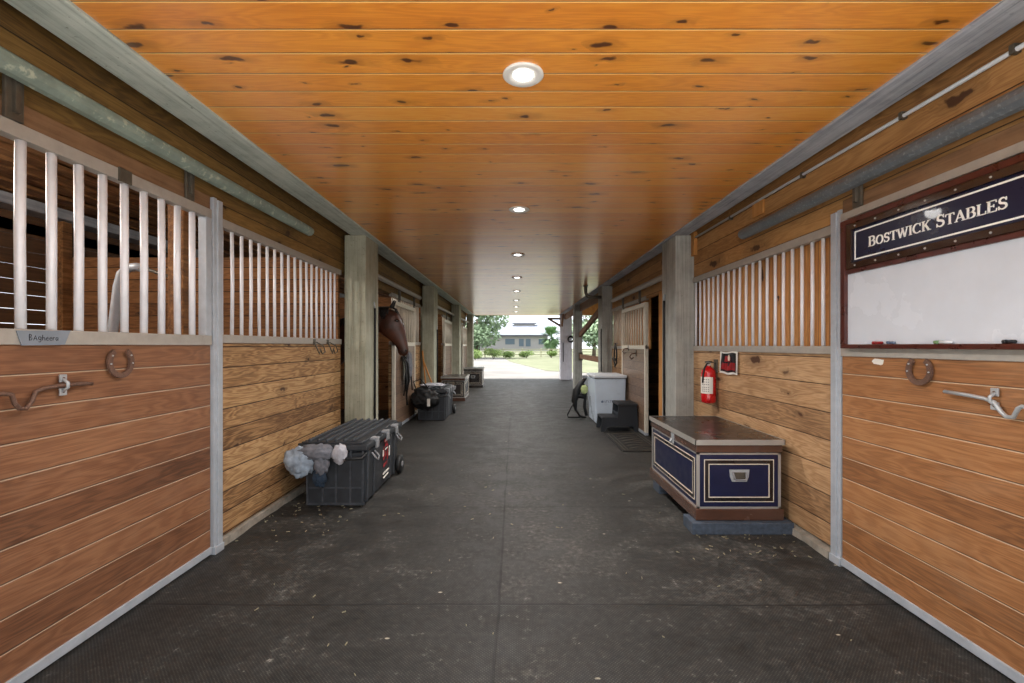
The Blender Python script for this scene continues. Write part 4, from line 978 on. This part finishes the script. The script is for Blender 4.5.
# ------------------------------------------------------------------ the horse
hb = D.objects.new('x', None)
def ring(c, d, ry, rn, n=20, sq=1.0):
    """an oval section: centre c, direction d in the XZ plane, half-width ry across, half-depth rn"""
    d = Vector(d).normalized(); nn = Vector((-d.z, 0, d.x)); yy = Vector((0, 1, 0))
    out = []
    for k in range(n):
        a = 2*PI*k/n; cs, sn = math.cos(a), math.sin(a)
        out.append(Vector(c)+nn*(rn*math.copysign(abs(sn)**sq, sn))+yy*(ry*math.copysign(abs(cs)**sq, cs)))
    return out
HY = 6.32
def build_horse():
    r = thing('horse', (-3.2, HY, 0), 'dark bay horse putting its head out of its stall', 'horse')
    m = MB()
    # head: top line runs forehead to nostrils; sections across the axis poll -> muzzle
    ax0, ax1 = Vector((-1.745, HY, 1.865)), Vector((-1.520, HY, 1.300))
    def A(f, off=0):
        d = (ax1-ax0).normalized(); nn = Vector((-d.z, 0, d.x))   # points to the nose-ridge side
        if nn.x < 0: nn = -nn
        return ax0+(ax1-ax0)*f+nn*off, d
    secs = [(-.06, -.06, .055, .10), (.02, -.035, .085, .125), (.12, -.035, .100, .160), (.25, -.046, .108, .182), (.36, -.046, .102, .178), (.48, -.030, .082, .148), (.60, -.014, .066, .118), (.72, -.006, .056, .095),
            (.84, -.004, .052, .078), (.93, -.006, .053, .070), (1.0, -.008, .045, .054), (1.04, -.014, .03, .036), (1.055, -.018, .012, .015)]
    rs = []
    for f, off, ry, rn in secs:
        c, d = A(f, off); rs.append(ring(c, d, ry, rn, 20, .92))
    m.loft(rs)
    # chin / lower lip
    c, d = A(.98, -.06); m.loft([ring(A(q, o)[0], d, a, b) for q, o, a, b in ((.82, -.06, .02, .02), (.88, -.066, .035, .028), (.96, -.066, .036, .028), (1.01, -.058, .024, .018))])
    # neck and trunk
    sp_ = [((-1.76, 1.78), .085, .13, (-.9, .25)), ((-1.90, 1.74), .10, .175, (-1, .1)), ((-2.12, 1.66), .115, .215, (-1, -.25)), ((-2.38, 1.52), .135, .26, (-1, -.45)), ((-2.62, 1.36), .17, .32, (-1, -.5)), ((-2.85, 1.22), .23, .36, (-1, -.2)),
           ((-3.10, 1.16), .27, .34, (-1, 0)), ((-3.45, 1.14), .30, .33, (-1, 0)), ((-3.80, 1.17), .30, .32, (-1, 0)), ((-4.10, 1.21), .28, .32, (-1, 0)), ((-4.35, 1.20), .24, .29, (-1, -.1)), ((-4.52, 1.14), .15, .20, (-1, -.3)), ((-4.58, 1.12), .05, .08, (-1, -.3))]
    m.loft([ring((x, HY, z), (dx, 0, dz), ry, rn) for (x, z), ry, rn, (dx, dz) in sp_])
    # legs
    def leg(pts):
        m.tube([p[:3] for p in pts], [p[3] for p in pts], 14)
    for sy in (-.15, .15):
        y = HY+sy
        leg([(-2.86, y, 1.15, .13), (-2.84, y, .95, .10), (-2.82, y, .75, .065), (-2.82, y, .50, .05), (-2.82, y, .44, .048), (-2.83, y, .36, .032), (-2.83, y, .18, .032), (-2.81, y, .12, .038), (-2.77, y, .06, .045), (-2.75, y, 0.0, .060)])
        leg([(-4.28, y, 1.15, .19), (-4.22, y, .95, .15), (-4.20, y, .80, .10), (-4.32, y, .62, .062), (-4.38, y, .54, .055), (-4.36, y, .46, .042), (-4.34, y, .22, .034), (-4.31, y, .12, .038), (-4.27, y, .06, .045), (-4.24, y, 0.0, .060)])
    for f in m.bm.faces: f.smooth = True
    body = m.build('body', 'coat', r)
    rm = body.modifiers.new('skin', 'REMESH'); rm.mode = 'VOXEL'; rm.voxel_size = .014; rm.use_smooth_shade = True
    sm = body.modifiers.new('smooth', 'SMOOTH'); sm.iterations = 5; sm.factor = .5
    # ears
    for sy in (-1, 1):
        base = Vector((-1.715, HY+sy*.04, 1.925)); tip = base+Vector((.05, sy*.004, .105))
        m = MB(); rr = []
        for f, w, dpt in ((0, .030, .022), (.3, .034, .02), (.6, .026, .014), (.85, .013, .008), (1, .003, .003)):
            c = base+(tip-base)*f
            rr.append([c+Vector((dpt*math.sin(a)-.006*abs(math.cos(a)), w*math.cos(a), 0)) for a in [2*PI*k/12 for k in range(12)]])
        m.loft(rr).build('ear', 'mane', r)
    # eyes with lids, nostrils, mouth line
    for sy in (-1, 1):
        c, d = A(.26, .075); y = HY+sy*.090
        m = MB(); rr = []
        o = MB(); bmesh.ops.create_uvsphere(o.bm, u_segments=16, v_segments=10, radius=.022)
        for v in o.bm.verts: v.co = Vector((v.co.x*1.1+c.x, v.co.y+y, v.co.z*.9+c.z))
        for f in o.bm.faces: f.smooth = True
        ey = o.build('eye', 'eye', r)
        pts = [(c.x+.030*math.cos(a), y+sy*.004, c.z+.024*math.sin(a)) for a in [PI*k/8 for k in range(-1, 10)]]
        MB().tube(pts, .008, 6).build('eyelid', 'coat', ey)
        c, d = A(.95, .030); y = HY+sy*.045
        o = MB(); bmesh.ops.create_uvsphere(o.bm, u_segments=12, v_segments=8, radius=.016)
        for v in o.bm.verts: v.co = Vector((v.co.x*.8+c.x, v.co.y*.7+y, v.co.z*1.3+c.z))
        for f in o.bm.faces: f.smooth = True
        o.build('nostril', 'mane', r)
        c0, _ = A(.86, -.045); c1, _ = A(.97, -.040)
        MB().tube([(c0.x, HY+sy*.046, c0.z), ((c0.x+c1.x)/2, HY+sy*.049, (c0.z+c1.z)/2), (c1.x+.012, HY+sy*.040, c1.z)], .004, 6).build('lip_line', 'mane', r)
    # mane: many narrow locks over the crest, forelock
    m = MB()
    crest = [(-1.75, 1.93), (-1.90, 1.925), (-2.05, 1.895), (-2.2, 1.84), (-2.38, 1.77), (-2.55, 1.68)]
    for k in range(90):
        f = k/89*(len(crest)-1); i = min(int(f), len(crest)-2); g = f-i
        x = crest[i][0]*(1-g)+crest[i+1][0]*g; z = crest[i][1]*(1-g)+crest[i+1][1]*g
        L = random.uniform(.10, .17); sw = random.uniform(-.02, .02)
        m.tube([(x, HY+.0, z+.01), (x+sw*.3, HY-.05, z-.01), (x+sw, HY-.10, z-L*.6), (x+sw*1.4, HY-.112, z-L)], [.014, .014, .012, .003], 5)
    m.build('mane', 'mane', r)
    m = MB()
    for k in range(16):
        y = HY+random.uniform(-.035, .035); L = random.uniform(.08, .14)
        m.tube([(-1.72, y, 1.945), (-1.655, y*.9+HY*.1, 1.91), (-1.60-L*.12, y, 1.88-L*.6), (-1.585-L*.05, y, 1.86-L)], [.012, .013, .010, .003], 5)
    m.build('forelock', 'mane', r)
    m = MB()
    for k in range(14): m.tube([(-4.56, HY+random.uniform(-.03, .03), 1.25), (-4.68, HY+random.uniform(-.05, .05), 1.1), (-4.70, HY+random.uniform(-.07, .07), .6)], [.02, .02, .004], 5)
    m.build('tail', 'mane', r)
build_horse()
D.objects.remove(hb)

# ------------------------------------------------------------------ outdoors
def leaves(m, c, rad, n, size):
    for _ in range(n):
        while True:
            v = Vector([random.uniform(-1, 1) for _ in range(3)])
            if .25 < v.length < 1: break
        p = Vector((c[0]+v.x*rad[0], c[1]+v.y*rad[1], c[2]+v.z*rad[2]))
        a = Vector([random.uniform(-1, 1) for _ in range(3)]).normalized(); b = a.orthogonal().normalized()
        s = size*random.uniform(.6, 1.3)
        vs = [m.bm.verts.new(q) for q in (p-a*s, p-b*s*.5, p+a*s, p+b*s*.5)]
        m.bm.faces.new(vs)
def tree(x, y, h, spread, label, leaf='leaf_a', n=2600, size=.22, low=.25, cat='tree', name='leafy_tree', group=None):
    r = thing(name, (x, y, 0), label, cat, group)
    tr = MB().tube([(x, y, -.05), (x+.1, y, h*.3), (x-.05, y+.1, h*.6)], [spread*.07, spread*.05, spread*.03], 10)
    for k in range(5):
        a = 2*PI*k/5; tr.tube([(x, y, h*.35), (x+math.cos(a)*spread*.4, y+math.sin(a)*spread*.4, h*.7)], [spread*.03, spread*.012], 6)
    tr.build('trunk', 'bark_tree', r)
    m = MB()
    for k in range(11):
        a = random.uniform(0, 2*PI); q = random.uniform(0, .65)
        z = h*(low+(1-low)*random.uniform(.1, .82)); s = spread*random.uniform(.32, .5)
        leaves(m, (x+math.cos(a)*spread*q, y+math.sin(a)*spread*q, z), (s, s, h*.17), n//11, size)
    m.build('foliage', leaf, r)
def shrub(x, y, h, w, label, leaf='leaf_b', group='low shrubs along the far fence'):
    r = thing('garden_shrub', (x, y, 0), label, 'shrub', group)
    m = MB()
    for k in range(4): m.tube([(x, y, -.02), (x+random.uniform(-.4, .4)*w, y+random.uniform(-.3, .3)*w, h*.7)], [.03, .012], 5)
    m.build('stems', 'bark_tree', r)
    m = MB()
    for k in range(4): leaves(m, (x+random.uniform(-.35, .35)*w, y+random.uniform(-.2, .2)*w, h*random.uniform(.4, .65)), (w*.4, w*.35, h*.35), 170, .10)
    m.build('foliage', leaf, r)
tree(-4.3, 52, 7.5, 4.4, 'tall pale green tree standing close to the pillars in the daylight opening', low=.12, n=5200, size=.26)
tree(-10.5, 60, 8.5, 4, 'bushy tree mostly hidden behind the pillars on the horse side', low=.15, n=3000)
# small palm-like tree on the right
r = thing('palm_tree', (4.9, 62, 0), 'bright green fan palm beside the pale house and the white pillar', 'palm tree')
MB().tube([(4.9, 62, 0), (4.95, 62, 1.7)], [.22, .18], 10).build('trunk', 'bark_tree', r)
m = MB()
for k in range(190):
    a = random.uniform(0, 2*PI); el = random.uniform(-1.2, 1.4); L = random.uniform(1.2, 2.0)
    d = Vector((math.cos(a)*math.cos(el), math.sin(a)*math.cos(el), math.sin(el)))
    c = Vector((4.95, 62, 2.6)); side = d.cross(Vector((0, 0, 1))).normalized() if abs(d.z) < .98 else Vector((1, 0, 0))
    for j in range(7):
        f = (j-3)/3*.45
        e2 = (d+side*f).normalized()
        p1 = c+d*L*.5; p2 = p1+e2*L*.55+Vector((0, 0, -.25*abs(f)-.1))
        w = side*.10
        m.bm.faces.new([m.bm.verts.new(q) for q in (p1-w, p1+w, p2)])
    m.bm.faces.new([m.bm.verts.new(q) for q in (c-side*.02, c+side*.02, c+d*L*.52)])
m.build('fronds', 'leaf_c', r)
tl = ['leafy tree seen through the open bay beyond the white chest, its crown widest', 'leafy tree seen through the open bay beside the widest crown', 'slim leafy tree seen through the open bay past the brown bar', 'leafy tree seen between the white pillar and the open bay']
for i, (x, y, h, s) in enumerate(((9.0, 52, 7, 3.6), (13, 66, 8, 4.5), (7.3, 34, 4.6, 1.7), (19, 75, 9, 5))):
    tree(x, y, h, s, tl[i], low=.2, n=3400, size=.22)
sl = ['low yellow-green shrub under the tall tree, closest to the pillars', 'low yellow-green shrub under the tall tree, beside the fence', 'low shrub in the middle of the drive edge beneath the pale house', 'wispy green plant in front of the fence below the house windows', 'small shrub at the fence end beside the palm']
for i, (x, y, h, w) in enumerate(((-4.0, 46, 1.3, 1.5), (-2.3, 49.5, 1.25, 1.6), (-.7, 51.5, 1.0, 1.1), (1.3, 52.5, .95, 1.3), (4.3, 54, .9, 1.0))):
    shrub(x, y, h, w, sl[i])
# fence
r = thing('rail_fence', (3, 56, 0), 'pale post-and-rail fence crossing the lawn before the house', 'fence')
for k in range(12): MB().box(-6+k*2.3-.06, -6+k*2.3+.06, 55.95, 56.05, 0, 1.15, .01).build('post', 'fence', r)
for z in (.35, .68, 1.0): MB().box(-6.1, 19.4, 55.9, 55.95, z-.05, z+.05, .005).build('rail', 'fence', r)
# house
hs = thing('pale_house', (3, 140, 0), 'pale house with a raised metal roof far across the lawn', 'house')
MB().box(-12, 10.1, 140, 152, 0, 4.6).build('wall', 'housewall', hs)
m = MB().hexa([(-13, 139, 4.6), (10.8, 139, 4.6), (9.3, 146, 8.0), (-11, 146, 8.0), (-13, 139, 4.8), (10.8, 139, 4.8), (9.3, 146, 8.2), (-11, 146, 8.2)])
m.hexa([(-11, 146, 8.0), (9.3, 146, 8.0), (10.8, 153, 4.6), (-13, 153, 4.6), (-11, 146, 8.2), (9.3, 146, 8.2), (10.8, 153, 4.8), (-13, 153, 4.8)])
m.build('roof', 'houseroof', hs)
MB().box(-13, 10.8, 138.9, 139.05, 4.35, 4.85).build('fascia', 'fascia', hs)
m = MB().box(-.3, 6.3, 145.2, 147, 7.6, 8.6); m.build('clerestory', 'housewall', hs)
MB().box(-.8, 6.9, 144.9, 145.05, 8.35, 8.7).build('clerestory_fascia', 'fascia', hs)
MB().hexa([(-1, 144.9, 8.6), (7, 144.9, 8.6), (5.3, 147, 10.4), (1, 147, 10.4), (-1, 149, 8.6), (7, 149, 8.6), (5.4, 147.2, 10.4), (1, 147.2, 10.4)]).build('clerestory_roof', 'houseroof', hs)
for (xa, xb, za, zb) in ((-3.0, -.1, 1.9, 3.6), (1.2, 2.7, 1.3, 3.6), (3.3, 4.8, 1.3, 3.6), (7.3, 9.1, 1.9, 3.6)):
    w = MB().box(xa-.15, xb+.15, 139.93, 140.0, za-.15, zb+.15).build('window', 'housewall', hs)
    MB().box(xa, xb, 139.9, 139.94, za, zb).build('pane', 'houseglass', w)
for (x, z) in ((-12, 0),): pass

# ------------------------------------------------------------------ light
w = D.worlds.new('overcast_sky'); bpy.context.scene.world = w; w.use_nodes = True
nt_ = w.node_tree; nt_.nodes.clear()
o_ = nt_.nodes.new('ShaderNodeOutputWorld'); bg = nt_.nodes.new('ShaderNodeBackground')
tc = nt_.nodes.new('ShaderNodeTexCoord'); ns = nt_.nodes.new('ShaderNodeTexNoise'); ns.inputs['Scale'].default_value = 2.2; ns.inputs['Detail'].default_value = 5
cr = nt_.nodes.new('ShaderNodeValToRGB'); cr.color_ramp.elements[0].position = .35; cr.color_ramp.elements[0].color = (.80, .90, 1.0, 1); cr.color_ramp.elements[1].position = .6; cr.color_ramp.elements[1].color = (1.0, 1.0, 1.0, 1)
nt_.links.new(tc.outputs['Generated'], ns.inputs['Vector']); nt_.links.new(ns.outputs[0], cr.inputs[0]); nt_.links.new(cr.outputs[0], bg.inputs[0]); nt_.links.new(bg.outputs[0], o_.inputs[0])
bg.inputs[1].default_value = 1.25
sd = D.lights.new('soft_sun', 'SUN'); sd.energy = 5.8; sd.angle = math.radians(25); sd.color = (1, .97, .92)
so = D.objects.new('soft_sun', sd); C.objects.link(so); so.location = (0, -20, 30)
so.rotation_euler = Vector((0.35, -.10, -1)).to_track_quat('-Z', 'Y').to_euler()

cam = D.cameras.new('camera'); co = D.objects.new('camera', cam); C.objects.link(co)
co.location = (0, 0, 1.4); co.rotation_euler = (PI/2, 0, 0)
cam.sensor_width = 36; cam.lens = 455/1024*36; cam.shift_x = -3/1024; cam.shift_y = 4.5/1024; cam.clip_end = 600; cam.clip_start = .05
sc = bpy.context.scene; sc.camera = co
sc.view_settings.view_transform = 'Standard'; sc.view_settings.look = 'None'; sc.view_settings.gamma = 1; sc.view_settings.use_curve_mapping = False
sc.view_settings.exposure = .78
sc.cycles.max_bounces = 10; sc.cycles.diffuse_bounces = 6; sc.cycles.use_denoising = True
